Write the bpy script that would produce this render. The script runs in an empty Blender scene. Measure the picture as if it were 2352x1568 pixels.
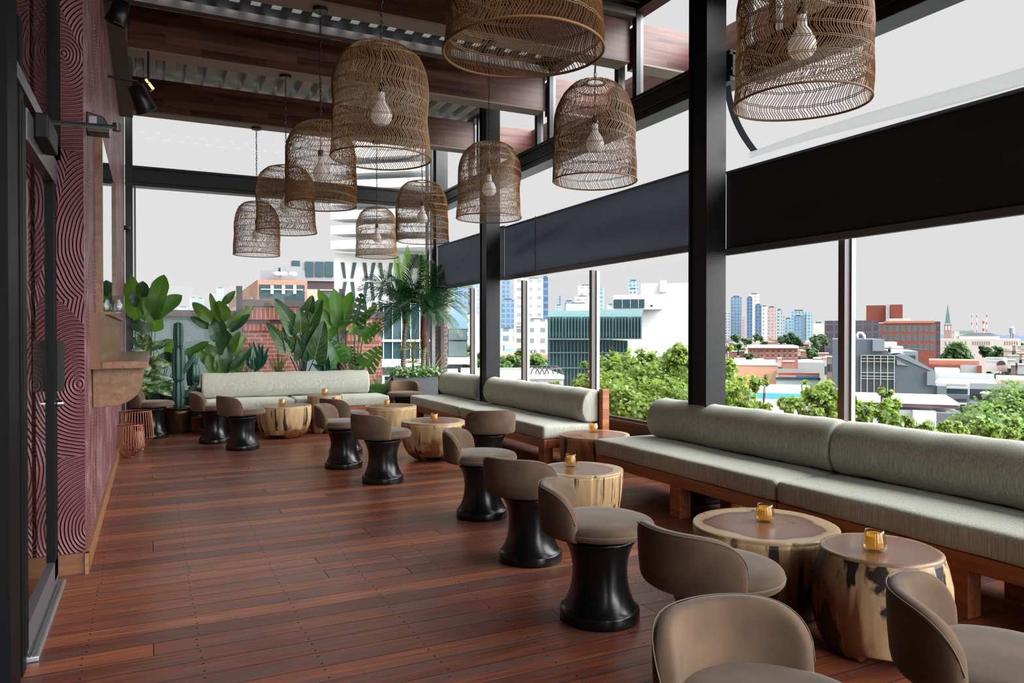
import bpy, math, random
from mathutils import Vector, Matrix
# ---------------------------------------------------------------- camera, sky, exposure
F, TH, PIT, H = 1700.0, math.radians(25.95), math.atan(15/1700.0), 1.35
sc = bpy.context.scene
cd = bpy.data.cameras.new('camera'); cam = bpy.data.objects.new('camera', cd)
sc.collection.objects.link(cam); sc.camera = cam
cd.sensor_width = 36.0; cd.lens = 36.0*F/2352; cd.clip_end = 6000; cd.clip_start = 0.05
cam.location = (0, 0, H); cam.rotation_euler = (math.pi/2 - PIT, 0, -TH)
sc.view_settings.view_transform = 'Standard'; sc.view_settings.look = 'None'
sc.view_settings.exposure = 0.0; sc.view_settings.gamma = 1.0; sc.view_settings.use_curve_mapping = False
sc.cycles.use_denoising = True
sc.cycles.max_bounces = 10; sc.cycles.diffuse_bounces = 4; sc.cycles.glossy_bounces = 3
sc.cycles.transparent_max_bounces = 24; sc.cycles.transmission_bounces = 6
sc.cycles.caustics_reflective = False; sc.cycles.caustics_refractive = False
sc.cycles.sample_clamp_indirect = 6.0
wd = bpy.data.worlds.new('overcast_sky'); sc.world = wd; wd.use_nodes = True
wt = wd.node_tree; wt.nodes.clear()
def wn(t, **k):
    n = wt.nodes.new(t)
    for a, b in k.items(): setattr(n, a, b)
    return n
# overcast sky: even near the horizon, boosted overhead, with an added unseen lobe behind to light the room
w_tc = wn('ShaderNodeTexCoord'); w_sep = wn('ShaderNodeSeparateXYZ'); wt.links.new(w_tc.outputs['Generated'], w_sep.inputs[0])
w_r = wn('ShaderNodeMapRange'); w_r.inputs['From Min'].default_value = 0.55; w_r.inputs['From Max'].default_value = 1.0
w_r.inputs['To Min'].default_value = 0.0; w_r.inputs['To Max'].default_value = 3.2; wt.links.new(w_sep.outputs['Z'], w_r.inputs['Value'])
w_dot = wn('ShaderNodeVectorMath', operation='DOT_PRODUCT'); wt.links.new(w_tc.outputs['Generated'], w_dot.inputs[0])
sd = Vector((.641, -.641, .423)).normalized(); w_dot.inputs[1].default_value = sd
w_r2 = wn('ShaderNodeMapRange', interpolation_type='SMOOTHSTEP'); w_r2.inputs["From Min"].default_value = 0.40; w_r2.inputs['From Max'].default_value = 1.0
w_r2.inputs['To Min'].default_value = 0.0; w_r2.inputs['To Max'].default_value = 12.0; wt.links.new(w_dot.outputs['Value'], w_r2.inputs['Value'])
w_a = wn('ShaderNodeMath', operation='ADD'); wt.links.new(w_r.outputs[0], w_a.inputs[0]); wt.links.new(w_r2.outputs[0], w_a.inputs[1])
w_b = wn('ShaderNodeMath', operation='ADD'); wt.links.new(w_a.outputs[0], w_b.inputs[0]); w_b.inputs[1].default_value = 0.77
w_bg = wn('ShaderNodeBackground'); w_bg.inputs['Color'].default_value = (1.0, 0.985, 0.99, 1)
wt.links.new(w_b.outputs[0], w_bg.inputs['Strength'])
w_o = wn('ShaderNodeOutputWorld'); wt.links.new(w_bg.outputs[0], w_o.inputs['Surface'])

R = random.Random(7)
# ---------------------------------------------------------------- photo-to-place helpers
fw0 = Vector((math.sin(TH), math.cos(TH), 0)); rt = Vector((math.cos(TH), -math.sin(TH), 0))
fw = fw0*math.cos(PIT) + Vector((0, 0, -math.sin(PIT))); up = rt.cross(fw); CAM = Vector((0, 0, H))
def ray(px, py): return fw*F + rt*(px-1176) + up*(784-py)
def pl(px, py, ax, v):
    d = ray(px, py); return CAM + d*((v-CAM[ax])/d[ax])
def onX(px, py, x): return pl(px, py, 0, x)
def onY(px, py, y): return pl(px, py, 1, y)
def onZ(px, py, z=0.0): return pl(px, py, 2, z)
def onD(px, py, d): return CAM + ray(px, py)*(d/F)          # at forward distance d
def depth(p): return (Vector(p)-CAM).dot(fw)
# ---------------------------------------------------------------- mesh collecting
class MB:
    def __init__(s): s.v = []; s.f = []; s.m = []; s.mi = 0
    def add(s, vs, fs):
        b = len(s.v); s.v += [tuple(v) for v in vs]
        for f in fs: s.f.append(tuple(b+i for i in f)); s.m.append(s.mi)
    def box(s, x0, x1, y0, y1, z0, z1):
        s.add([(x0,y0,z0),(x1,y0,z0),(x1,y1,z0),(x0,y1,z0),(x0,y0,z1),(x1,y0,z1),(x1,y1,z1),(x0,y1,z1)],
              [(3,2,1,0),(4,5,6,7),(0,1,5,4),(1,2,6,5),(2,3,7,6),(3,0,4,7)])
    def prism(s, poly, y0, y1, ax='y'):
        n = len(poly)
        def P(a, b, t): return {'y': (a, t, b), 'x': (t, a, b), 'z': (a, b, t)}[ax]
        s.add([P(a, b, y0) for a, b in poly]+[P(a, b, y1) for a, b in poly],
              [tuple(range(n)), tuple(range(2*n-1, n-1, -1))]+[(i, i+n, (i+1) % n+n, (i+1) % n) for i in range(n)])
    def tube(s, pts, r, n=6, cap=True, close=False):
        pts = [Vector(p) for p in pts]; m = len(pts)
        rs = r if isinstance(r, (list, tuple)) else [r]*m
        vs = []; u = None
        for i, p in enumerate(pts):
            a = pts[(i+1) % m] if (close or i < m-1) else p
            b = pts[i-1] if (close or i > 0) else p
            t = (a-b)
            if t.length < 1e-9: t = Vector((0, 0, 1))
            t.normalize()
            if u is None:
                u = t.orthogonal().normalized()
            else:
                u = (u - t*u.dot(t))
                if u.length < 1e-6: u = t.orthogonal()
                u.normalize()
            w = t.cross(u)
            for k in range(n):
                c = 2*math.pi*k/n; vs.append(p+(u*math.cos(c)+w*math.sin(c))*rs[i])
        fs = []
        for i in range(m if close else m-1):
            j = (i+1) % m
            for k in range(n): fs.append((i*n+k, i*n+(k+1) % n, j*n+(k+1) % n, j*n+k))
        if cap and not close:
            fs.append(tuple(range(n-1, -1, -1))); fs.append(tuple((m-1)*n+k for k in range(n)))
        s.add(vs, fs)
    def lathe(s, prof, n=40, c=(0, 0, 0), rf=None, capb=True, capt=True):
        vs = []
        for i, (r, z) in enumerate(prof):
            for k in range(n):
                a = 2*math.pi*k/n; q = rf(a, z, r) if rf else (r, z)
                vs.append((c[0]+q[0]*math.cos(a), c[1]+q[0]*math.sin(a), c[2]+q[1]))
        m = len(prof)
        fs = [(i*n+k, i*n+(k+1) % n, (i+1)*n+(k+1) % n, (i+1)*n+k) for i in range(m-1) for k in range(n)]
        if capb: fs.append(tuple(range(n-1, -1, -1)))
        if capt: fs.append(tuple((m-1)*n+k for k in range(n)))
        s.add(vs, fs)
    def ball(s, c, r, n=10, m=6, sq=(1, 1, 1)):
        prof = []
        vs = []; fs = []
        for i in range(1, m):
            a = math.pi*i/m
            for k in range(n):
                b = 2*math.pi*k/n
                vs.append((c[0]+r*sq[0]*math.sin(a)*math.cos(b), c[1]+r*sq[1]*math.sin(a)*math.sin(b), c[2]-r*sq[2]*math.cos(a)))
        for i in range(m-2):
            for k in range(n): fs.append((i*n+k, i*n+(k+1) % n, (i+1)*n+(k+1) % n, (i+1)*n+k))
        b0 = len(vs); vs += [(c[0], c[1], c[2]-r*sq[2]), (c[0], c[1], c[2]+r*sq[2])]
        for k in range(n):
            fs.append((b0, (k+1) % n, k)); fs.append((b0+1, (m-2)*n+k, (m-2)*n+(k+1) % n))
        s.add(vs, fs)
    def build(s, name, mat, parent=None, smooth=False, world=True, bevel=0, auto=None):
        me = bpy.data.meshes.new(name)
        off = wl(parent) if (parent is not None and world) else Vector((0, 0, 0))
        me.from_pydata([(v[0]-off.x, v[1]-off.y, v[2]-off.z) for v in s.v], [], s.f)
        mats = mat if isinstance(mat, (list, tuple)) else [mat]
        for q in mats: me.materials.append(q)
        if len(mats) > 1: me.polygons.foreach_set('material_index', s.m)
        if smooth: me.polygons.foreach_set('use_smooth', [True]*len(s.f))
        me.update()
        o = bpy.data.objects.new(name, me); sc.collection.objects.link(o)
        if parent is not None: o.parent = parent
        if auto:
            me.polygons.foreach_set('use_smooth', [True]*len(s.f))
            try: me.set_sharp_from_angle(angle=math.radians(auto))
            except Exception: pass
        if bevel:
            b = o.modifiers.new('edge', 'BEVEL'); b.width = bevel; b.segments = 2; b.limit_method = 'ANGLE'; b.angle_limit = math.radians(40)
        return o
def wl(o):
    p = Vector((0, 0, 0))
    while o is not None: p += o.location; o = o.parent
    return p
def tag(o, label=None, cat=None, group=None, kind=None):
    if label: o['label'] = label
    if cat: o['category'] = cat
    if group: o['group'] = group
    if kind: o['kind'] = kind
    return o
def empty(name, loc=(0, 0, 0), rz=0.0):
    o = bpy.data.objects.new(name, None); o.location = loc; o.rotation_euler = (0, 0, rz); o.empty_display_size = .1
    sc.collection.objects.link(o); return o
def thing(name, label, cat, loc=(0, 0, 0), rz=0.0, group=None): return tag(empty(name, loc, rz), label, cat, group)
def copy_tree(o, parent=None):
    c = o.copy(); sc.collection.objects.link(c); c.parent = parent
    for ch in list(o.children): copy_tree(ch, c)
    return c
def boxo(name, mat, parent, *b, **k):
    m = MB(); m.box(*b); return m.build(name, mat, parent, **k)
# ---------------------------------------------------------------- materials
MATS = {}
def mat(name, col=(.5, .5, .5), rough=.5, metal=0.0, spec=.5, noise=None, bump=None, sheen=0, coat=0, grain=None):
    """noise=(scale, other colour, amount); bump=(scale, strength); grain=(scale vector)"""
    if name in MATS: return MATS[name]
    m = bpy.data.materials.new(name); m.use_nodes = True; t = m.node_tree; b = t.nodes['Principled BSDF']
    b.inputs['Base Color'].default_value = (*col, 1); b.inputs['Roughness'].default_value = rough
    b.inputs['Metallic'].default_value = metal; b.inputs['Specular IOR Level'].default_value = spec
    if sheen: b.inputs['Sheen Weight'].default_value = sheen; b.inputs['Sheen Roughness'].default_value = .4
    if coat: b.inputs['Coat Weight'].default_value = coat; b.inputs['Coat Roughness'].default_value = .12
    vec = None
    if noise or bump:
        tc = t.nodes.new('ShaderNodeTexCoord'); mp = t.nodes.new('ShaderNodeMapping')
        if grain: mp.inputs['Scale'].default_value = grain
        t.links.new(tc.outputs['Object'], mp.inputs[0]); vec = mp.outputs[0]
    if noise:
        n = t.nodes.new('ShaderNodeTexNoise'); n.inputs['Scale'].default_value = noise[0]; n.inputs['Detail'].default_value = 6
        t.links.new(vec, n.inputs['Vector'])
        cr = t.nodes.new('ShaderNodeValToRGB'); t.links.new(n.outputs['Fac'], cr.inputs[0])
        cr.color_ramp.elements[0].position = .5-noise[2]; cr.color_ramp.elements[0].color = (*noise[1], 1)
        cr.color_ramp.elements[1].position = .5+noise[2]; cr.color_ramp.elements[1].color = (*col, 1)
        t.links.new(cr.outputs[0], b.inputs['Base Color'])
    if bump:
        n = t.nodes.new('ShaderNodeTexNoise'); n.inputs['Scale'].default_value = bump[0]; n.inputs['Detail'].default_value = 4
        t.links.new(vec, n.inputs['Vector'])
        bu = t.nodes.new('ShaderNodeBump'); bu.inputs['Strength'].default_value = bump[1]; bu.inputs['Distance'].default_value = .01
        t.links.new(n.outputs['Fac'], bu.inputs['Height']); t.links.new(bu.outputs[0], b.inputs['Normal'])
    MATS[name] = m; return m
def nodes(m): return m.node_tree, m.node_tree.nodes['Principled BSDF']
def N(t, typ, **k):
    n = t.nodes.new(typ)
    for a, b in k.items(): setattr(n, a, b)
    return n
def mth(t, op, a, b=None, c=None):
    n = t.nodes.new('ShaderNodeMath'); n.operation = op
    for i, x in enumerate((a, b, c)):
        if x is None: continue
        if isinstance(x, (int, float)): n.inputs[i].default_value = x
        else: t.links.new(x, n.inputs[i])
    return n.outputs[0]
def glass_mat(name, tint=(.93, .97, .96), refl=1.0, rough=0.0):
    m = bpy.data.materials.new(name); m.use_nodes = True; t = m.node_tree; t.nodes.clear()
    tr = N(t, 'ShaderNodeBsdfTransparent'); tr.inputs[0].default_value = (*tint, 1)
    gl = N(t, 'ShaderNodeBsdfGlossy'); gl.inputs['Roughness'].default_value = rough
    fr = N(t, 'ShaderNodeFresnel'); fr.inputs[0].default_value = 1.45
    ge = N(t, 'ShaderNodeNewGeometry'); f2 = mth(t, 'MULTIPLY', mth(t, 'MULTIPLY', fr.outputs[0], refl), mth(t, 'SUBTRACT', 1.0, ge.outputs['Backfacing']))
    mx = N(t, 'ShaderNodeMixShader'); t.links.new(f2, mx.inputs[0]); t.links.new(tr.outputs[0], mx.inputs[1]); t.links.new(gl.outputs[0], mx.inputs[2])
    o = N(t, 'ShaderNodeOutputMaterial'); t.links.new(mx.outputs[0], o.inputs[0]); MATS[name] = m; return m
GLASS = glass_mat('window_glass', (.99, .996, .995), .35)
BLACK = mat('black_steel', (.012, .013, .016), .38, bump=(60, .05))
COLM = mat('painted_black_column', (.008, .009, .011), .42, spec=.22, bump=(90, .07))
DARKP = mat('dark_window_profile', (.02, .022, .027), .35)
GREYP = mat('grey_metal_profile', (.16, .17, .18), .35, .3)
SLATE = mat('charcoal_blind_fabric', (.050, .053, .061), .75, bump=(400, .1))
_t = SLATE.node_tree; _tl = N(_t, 'ShaderNodeBsdfTranslucent'); _tl.inputs[0].default_value = (.20, .21, .24, 1); _mx = N(_t, 'ShaderNodeMixShader'); _mx.inputs[0].default_value = .5; _t.links.new(_t.nodes['Principled BSDF'].outputs[0], _mx.inputs[1]); _t.links.new(_tl.outputs[0], _mx.inputs[2]); _t.links.new(_mx.outputs[0], _t.nodes['Material Output'].inputs[0])
SLATE2 = mat('shaded_blind_fabric', (.022, .025, .031), .8, bump=(400, .1))  # same charcoal fabric; darker colour stands for shade on the nearer blinds
ALU = mat('aluminium_track', (.55, .56, .58), .35, .8)
# floor planks
def floor_mat():
    m = mat('ipe_deck_boards', rough=.4); t, b = nodes(m)
    g = N(t, 'ShaderNodeNewGeometry'); sp = N(t, 'ShaderNodeSeparateXYZ'); t.links.new(g.outputs['Position'], sp.inputs[0])
    X, Y = sp.outputs['X'], sp.outputs['Y']
    W = .138
    row = mth(t, 'FLOOR', mth(t, 'DIVIDE', Y, W)); fy = mth(t, 'FRACT', mth(t, 'DIVIDE', Y, W))
    wr = N(t, 'ShaderNodeTexWhiteNoise', noise_dimensions='1D'); t.links.new(row, wr.inputs['W'])
    xs = mth(t, 'DIVIDE', mth(t, 'ADD', X, mth(t, 'MULTIPLY', mth(t, 'FLOOR', mth(t, 'MULTIPLY', wr.outputs['Value'], 9)), .44)), 3.08)
    colm = mth(t, 'FLOOR', xs); fx = mth(t, 'FRACT', xs)
    w2 = N(t, 'ShaderNodeTexWhiteNoise', noise_dimensions='2D'); cb = N(t, 'ShaderNodeCombineXYZ'); t.links.new(row, cb.inputs[0]); t.links.new(colm, cb.inputs[1]); t.links.new(cb.outputs[0], w2.inputs['Vector'])
    rnd = w2.outputs['Value']
    # grain
    cv = N(t, 'ShaderNodeCombineXYZ'); t.links.new(mth(t, 'MULTIPLY', X, 1.2), cv.inputs[0]); t.links.new(mth(t, 'MULTIPLY', Y, 26), cv.inputs[1]); t.links.new(mth(t, 'MULTIPLY', rnd, 30), cv.inputs[2])
    gn = N(t, 'ShaderNodeTexNoise'); gn.inputs['Scale'].default_value = 2.2; gn.inputs['Detail'].default_value = 7; t.links.new(cv.outputs[0], gn.inputs['Vector'])
    bn = N(t, 'ShaderNodeTexNoise'); bn.inputs['Scale'].default_value = .9; bn.inputs['Detail'].default_value = 5; t.links.new(g.outputs['Position'], bn.inputs['Vector'])
    cv2 = N(t, 'ShaderNodeCombineXYZ'); t.links.new(mth(t, 'MULTIPLY', X, 1.1), cv2.inputs[0]); t.links.new(mth(t, 'MULTIPLY', Y, 7), cv2.inputs[1]); t.links.new(mth(t, 'MULTIPLY', rnd, 17), cv2.inputs[2])
    sn = N(t, 'ShaderNodeTexNoise'); sn.inputs['Scale'].default_value = 1.5; sn.inputs['Detail'].default_value = 4; t.links.new(cv2.outputs[0], sn.inputs['Vector'])
    cr = N(t, 'ShaderNodeValToRGB'); e = cr.color_ramp.elements
    e[0].position = .15; e[0].color = (.09, .024, .014, 1); e[1].position = .88; e[1].color = (.50, .175, .075, 1)
    q = e.new(.38); q.color = (.165, .048, .026, 1); q = e.new(.62); q.color = (.30, .090, .042, 1)
    f = mth(t, 'ADD', mth(t, 'MULTIPLY', rnd, .40), mth(t, 'SUBTRACT', mth(t, 'MULTIPLY', gn.outputs['Fac'], .95), .18)); t.links.new(f, cr.inputs[0])
    # greyed worn patches
    mx = N(t, 'ShaderNodeMixRGB'); t.links.new(cr.outputs[0], mx.inputs[1]); mx.inputs[2].default_value = (.115, .085, .085, 1)
    wp = mth(t, 'MULTIPLY', mth(t, 'SMOOTH_MIN', mth(t, 'MULTIPLY', mth(t, 'MAXIMUM', mth(t, 'SUBTRACT', sn.outputs['Fac'], .5), 0), 5), .7, .1), mth(t, 'ADD', .35, mth(t, 'MULTIPLY', bn.outputs['Fac'], .9)))
    t.links.new(wp, mx.inputs[0])
    # gaps, butt joints, nails
    gap = mth(t, 'MAXIMUM', mth(t, 'LESS_THAN', fy, .028), mth(t, 'LESS_THAN', fx, .0014))
    jx = mth(t, 'SUBTRACT', mth(t, 'FRACT', mth(t, 'DIVIDE', mth(t, 'ADD', X, .26-.22), .44)), .5)
    jx = mth(t, 'MULTIPLY', jx, .44)
    jn = N(t, 'ShaderNodeTexWhiteNoise', noise_dimensions='1D'); t.links.new(row, jn.inputs['W'])
    jx = mth(t, 'ADD', jx, mth(t, 'MULTIPLY', mth(t, 'SUBTRACT', jn.outputs['Value'], .5), .02))
    ny = mth(t, 'MULTIPLY', mth(t, 'SUBTRACT', mth(t, 'ABSOLUTE', mth(t, 'SUBTRACT', fy, .5)), .27), W)
    nd = mth(t, 'SQRT', mth(t, 'ADD', mth(t, 'MULTIPLY', jx, jx), mth(t, 'MULTIPLY', ny, ny)))
    nail = mth(t, 'LESS_THAN', nd, .0052)
    dk = mth(t, 'MAXIMUM', gap, nail)
    m2 = N(t, 'ShaderNodeMixRGB'); t.links.new(mx.outputs[0], m2.inputs[1]); m2.inputs[2].default_value = (.006, .004, .004, 1); t.links.new(dk, m2.inputs[0])
    t.links.new(m2.outputs[0], b.inputs['Base Color'])
    rg = mth(t, 'ADD', .16, mth(t, 'MULTIPLY', bn.outputs['Fac'], .28)); rg = mth(t, 'ADD', rg, mth(t, 'MULTIPLY', gn.outputs['Fac'], .12)); rg = mth(t, 'ADD', rg, mth(t, 'MULTIPLY', dk, .4))
    t.links.new(rg, b.inputs['Roughness'])
    h = mth(t, 'SUBTRACT', mth(t, 'MULTIPLY', gn.outputs['Fac'], .12), dk)
    h = mth(t, 'ADD', h, mth(t, 'MULTIPLY', rnd, .25))
    bu = N(t, 'ShaderNodeBump'); bu.inputs['Strength'].default_value = .22; bu.inputs['Distance'].default_value = .004; t.links.new(h, bu.inputs['Height']); t.links.new(bu.outputs[0], b.inputs['Normal'])
    return m
def stucco_mat(name, axis):
    m = mat(name, rough=.42); t, b = nodes(m)
    g = N(t, 'ShaderNodeNewGeometry'); sp = N(t, 'ShaderNodeSeparateXYZ'); t.links.new(g.outputs['Position'], sp.inputs[0])
    cb = N(t, 'ShaderNodeCombineXYZ'); t.links.new(sp.outputs[axis], cb.inputs[0]); t.links.new(mth(t, 'MULTIPLY', sp.outputs['Z'], .8), cb.inputs[1])
    wob = N(t, 'ShaderNodeTexNoise'); wob.inputs['Scale'].default_value = 3; t.links.new(cb.outputs[0], wob.inputs['Vector'])
    ad = N(t, 'ShaderNodeVectorMath', operation='MULTIPLY_ADD'); t.links.new(wob.outputs['Color'], ad.inputs[0]); ad.inputs[1].default_value = (.06, .06, .06); t.links.new(cb.outputs[0], ad.inputs[2])
    v = N(t, 'ShaderNodeTexVoronoi', voronoi_dimensions='2D'); v.inputs['Scale'].default_value = 2.1; t.links.new(ad.outputs[0], v.inputs['Vector'])
    s = mth(t, 'SINE', mth(t, 'MULTIPLY', v.outputs['Distance'], 165))
    cr = N(t, 'ShaderNodeValToRGB'); e = cr.color_ramp.elements
    e[0].color = (.20, .068, .082, 1); e[1].color = (.46, .20, .225, 1); e[1].position = .9
    bn = N(t, 'ShaderNodeTexNoise'); bn.inputs['Scale'].default_value = 1.6; bn.inputs['Detail'].default_value = 5; t.links.new(g.outputs['Position'], bn.inputs['Vector'])
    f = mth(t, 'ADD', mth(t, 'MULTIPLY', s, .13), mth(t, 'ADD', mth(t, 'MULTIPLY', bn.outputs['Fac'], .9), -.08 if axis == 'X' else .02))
    if axis == 'Y':
        sc_ = N(t, 'ShaderNodeCombineXYZ'); t.links.new(mth(t, 'MULTIPLY', sp.outputs['Y'], 3.2), sc_.inputs[0]); t.links.new(mth(t, 'MULTIPLY', sp.outputs['Z'], 2.0), sc_.inputs[1]); sn_ = N(t, 'ShaderNodeTexNoise'); sn_.inputs['Scale'].default_value = 1.5; sn_.inputs['Detail'].default_value = 8; sn_.inputs['Distortion'].default_value = 1.2; t.links.new(sc_.outputs[0], sn_.inputs['Vector'])
        f = mth(t, 'ADD', f, mth(t, 'MULTIPLY', mth(t, 'SUBTRACT', sn_.outputs['Fac'], .42), 1.8)); q = e.new(.97); q.color = (.62, .42, .42, 1)
    t.links.new(f, cr.inputs[0]); t.links.new(cr.outputs[0], b.inputs['Base Color'])
    bu = N(t, 'ShaderNodeBump'); bu.inputs['Strength'].default_value = 1.0; bu.inputs['Distance'].default_value = .012; t.links.new(s, bu.inputs['Height']); t.links.new(bu.outputs[0], b.inputs['Normal'])
    return m
def wood_mat(name, c0, c1, axis='X', scale=1.0, rough=.45, blocks=None, seam=0):
    m = mat(name, rough=rough); t, b = nodes(m)
    tc = N(t, 'ShaderNodeTexCoord'); mp = N(t, 'ShaderNodeMapping'); s = {'X': (1.2, 16, 16), 'Y': (16, 1.2, 16), 'Z': (16, 16, 1.2)}[axis]
    mp.inputs['Scale'].default_value = [q*scale for q in s]; t.links.new(tc.outputs['Object'], mp.inputs[0])
    n = N(t, 'ShaderNodeTexNoise'); n.inputs['Scale'].default_value = 1.6; n.inputs['Detail'].default_value = 7; n.inputs['Distortion'].default_value = .6; t.links.new(mp.outputs[0], n.inputs['Vector'])
    f = n.outputs['Fac']
    if blocks:
        bm = N(t, 'ShaderNodeMapping'); t.links.new(tc.outputs['Object'], bm.inputs[0])
        sp = N(t, 'ShaderNodeSeparateXYZ'); t.links.new(bm.outputs[0], sp.inputs[0]); cb = N(t, 'ShaderNodeCombineXYZ')
        hx = mth(t, 'ADD', sp.outputs['X'], sp.outputs['Y']); t.links.new(hx, cb.inputs[0]); t.links.new(sp.outputs['Z'], cb.inputs[1])
        br = N(t, 'ShaderNodeTexBrick'); br.inputs['Color1'].default_value = (0, 0, 0, 1); br.inputs['Color2'].default_value = (1, 1, 1, 1); br.inputs['Scale'].default_value = 1
        br.inputs['Mortar Size'].default_value = 0.0; br.inputs['Brick Width'].default_value = blocks[0]; br.inputs['Row Height'].default_value = blocks[1]; br.inputs['Mortar'].default_value = (.5, .5, .5, 1)
        t.links.new(cb.outputs[0], br.inputs['Vector']); f = mth(t, 'ADD', mth(t, 'MULTIPLY', br.outputs['Color'], .35), mth(t, 'MULTIPLY', f, .8))
    cr = N(t, 'ShaderNodeValToRGB'); e = cr.color_ramp.elements; e[0].position = .3; e[0].color = (*c0, 1); e[1].position = .8; e[1].color = (*c1, 1)
    t.links.new(f, cr.inputs[0]); t.links.new(cr.outputs[0], b.inputs['Base Color'])
    bu = N(t, 'ShaderNodeBump'); bu.inputs['Strength'].default_value = .1; bu.inputs['Distance'].default_value = .004; t.links.new(n.outputs['Fac'], bu.inputs['Height']); t.links.new(bu.outputs[0], b.inputs['Normal'])
    return m
def fabric_mat(name, c0, c1, axis='Z'):
    m = mat(name, rough=.9, spec=.15, sheen=.25); t, b = nodes(m)
    tc = N(t, 'ShaderNodeTexCoord'); mp = N(t, 'ShaderNodeMapping')
    mp.inputs['Scale'].default_value = {'Z': (190, 190, 8), 'Y': (9, 160, 9), 'X': (160, 9, 9)}[axis]
    t.links.new(tc.outputs['Object'], mp.inputs[0])
    n = N(t, 'ShaderNodeTexNoise'); n.inputs['Scale'].default_value = 1; n.inputs['Detail'].default_value = 3; t.links.new(mp.outputs[0], n.inputs['Vector'])
    n2 = N(t, 'ShaderNodeTexNoise'); n2.inputs['Scale'].default_value = 260; t.links.new(tc.outputs['Object'], n2.inputs['Vector'])
    f = mth(t, 'ADD', mth(t, 'MULTIPLY', n.outputs['Fac'], .75), mth(t, 'MULTIPLY', n2.outputs['Fac'], .3))
    cr = N(t, 'ShaderNodeValToRGB'); e = cr.color_ramp.elements; e[0].position = .38; e[0].color = (*c0, 1); e[1].position = .68; e[1].color = (*c1, 1)
    t.links.new(f, cr.inputs[0]); t.links.new(cr.outputs[0], b.inputs['Base Color'])
    bu = N(t, 'ShaderNodeBump'); bu.inputs['Strength'].default_value = .25; bu.inputs['Distance'].default_value = .002; t.links.new(f, bu.inputs['Height']); t.links.new(bu.outputs[0], b.inputs['Normal'])
    return m
def brick_mat(name, c1, c2, mortar, w=.2, h=.065, rough=.9, ms=.012, offset=.5):
    m = mat(name, rough=rough); t, b = nodes(m)
    tc = N(t, 'ShaderNodeTexCoord'); sp = N(t, 'ShaderNodeSeparateXYZ'); t.links.new(tc.outputs['Object'], sp.inputs[0]); cb = N(t, 'ShaderNodeCombineXYZ')
    t.links.new(mth(t, 'ADD', sp.outputs['X'], sp.outputs['Y']), cb.inputs[0]); t.links.new(sp.outputs['Z'], cb.inputs[1])
    br = N(t, 'ShaderNodeTexBrick', offset=offset); br.inputs['Scale'].default_value = 1
    for k, c in (('Color1', c1), ('Color2', c2), ('Mortar', mortar)): br.inputs[k].default_value = (*c, 1)
    br.inputs['Mortar Size'].default_value = ms; br.inputs['Mortar Smooth'].default_value = .1; br.inputs['Brick Width'].default_value = w; br.inputs['Row Height'].default_value = h
    t.links.new(cb.outputs[0], br.inputs['Vector']); t.links.new(br.outputs['Color'], b.inputs['Base Color'])
    return m
# ================================================================ THE ROOM
FAR, XR, XC = 12.0, 4.50, 4.35           # far glazing, parapet plane, header / clerestory plane
def struct(name, m, mt, parent=None, **k):
    o = m.build(name, mt, parent, **k); 
    if parent is None: tag(o, kind='structure')
    return o
def sbox(name, mt, b, parent=None, **k):
    m = MB(); m.box(*b); return struct(name, m, mt, parent, **k)
m = MB(); m.box(-3.0, 4.75, -5.0, FAR+.25, -.12, 0.0); struct('floor', m, floor_mat())
# pink stucco wall with its return beside the door
m = MB(); m.box(-.60, -.345, 4.845, FAR-.02, -.02, 4.56); wl_pink = struct('wall_left', m, stucco_mat('pink_combed_stucco', 'Y'))
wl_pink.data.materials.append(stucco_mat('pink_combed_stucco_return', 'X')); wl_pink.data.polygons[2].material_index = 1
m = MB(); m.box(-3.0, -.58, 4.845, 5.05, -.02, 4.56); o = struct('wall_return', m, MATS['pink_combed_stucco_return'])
BBW = wood_mat('baseboard_wood', (.24, .11, .045), (.42, .22, .10), 'Y')
m = MB(); m.box(-.345, -.325, 4.80, FAR-.05, 0, .115); struct('baseboard_left', m, BBW)
m = MB(); m.box(-.62, -.325, 4.822, 4.845, 0, .115); struct('baseboard_return', m, wood_mat('baseboard_wood_dark', (.16, .06, .025), (.27, .12, .05), 'X'))
# grey bulkhead over the pink wall
m = MB(); m.box(-.50, -.20, 4.0, 10.40, 4.06, 4.56); struct('trim_1', m, mat('grey_brown_plaster_bulkhead', (.13, .105, .10), .85, noise=(3, (.09, .075, .072), .3)))
# beams --------------------------------------------------------------
BW = wood_mat('laminated_beam_wood', (.045, .012, .010), (.21, .085, .065), 'X', blocks=(.62, .085), rough=.38)
UND = mat('beam_underside_panel', (.30, .25, .22), .7)
BY = [(10.16, 10.38), (7.98, 8.20), (6.19, 6.41), (4.36, 4.58), (2.42, 2.64), (.45, .67), (-1.5, -1.28)]
for i, (a, b) in enumerate(BY):
    rt_ = tag(empty('trim_%d' % (i+2), (2, a, 4.1)), kind='structure')
    m = MB(); m.box(-.25, XC-.02, a, b, 4.105, 4.505); m.build('beam_face', BW, rt_)
    m = MB(); m.box(-.25, XC-.02, a, b, 4.085, 4.104); m.build('beam_underside', UND, rt_)
    m = MB(); m.box(XC+.1, 5.29, a, b, 4.105, 4.505); m.build('outer_beam_face', BW, rt_)
    m = MB(); m.box(XC+.1, 5.29, a, b, 4.085, 4.104); m.build('outer_beam_underside', UND, rt_)
    if i in (1, 2, 3):
        m = MB(); m.box(-.2, XC-.02, a-.10, a-.005, 4.51, 4.59); m.build('ledger', mat('grey_ledger_steel', (.20, .19, .19), .6), rt_)
fo = tag(empty('trim_9', (5.3, 4, 4.1)), kind='structure')
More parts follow.
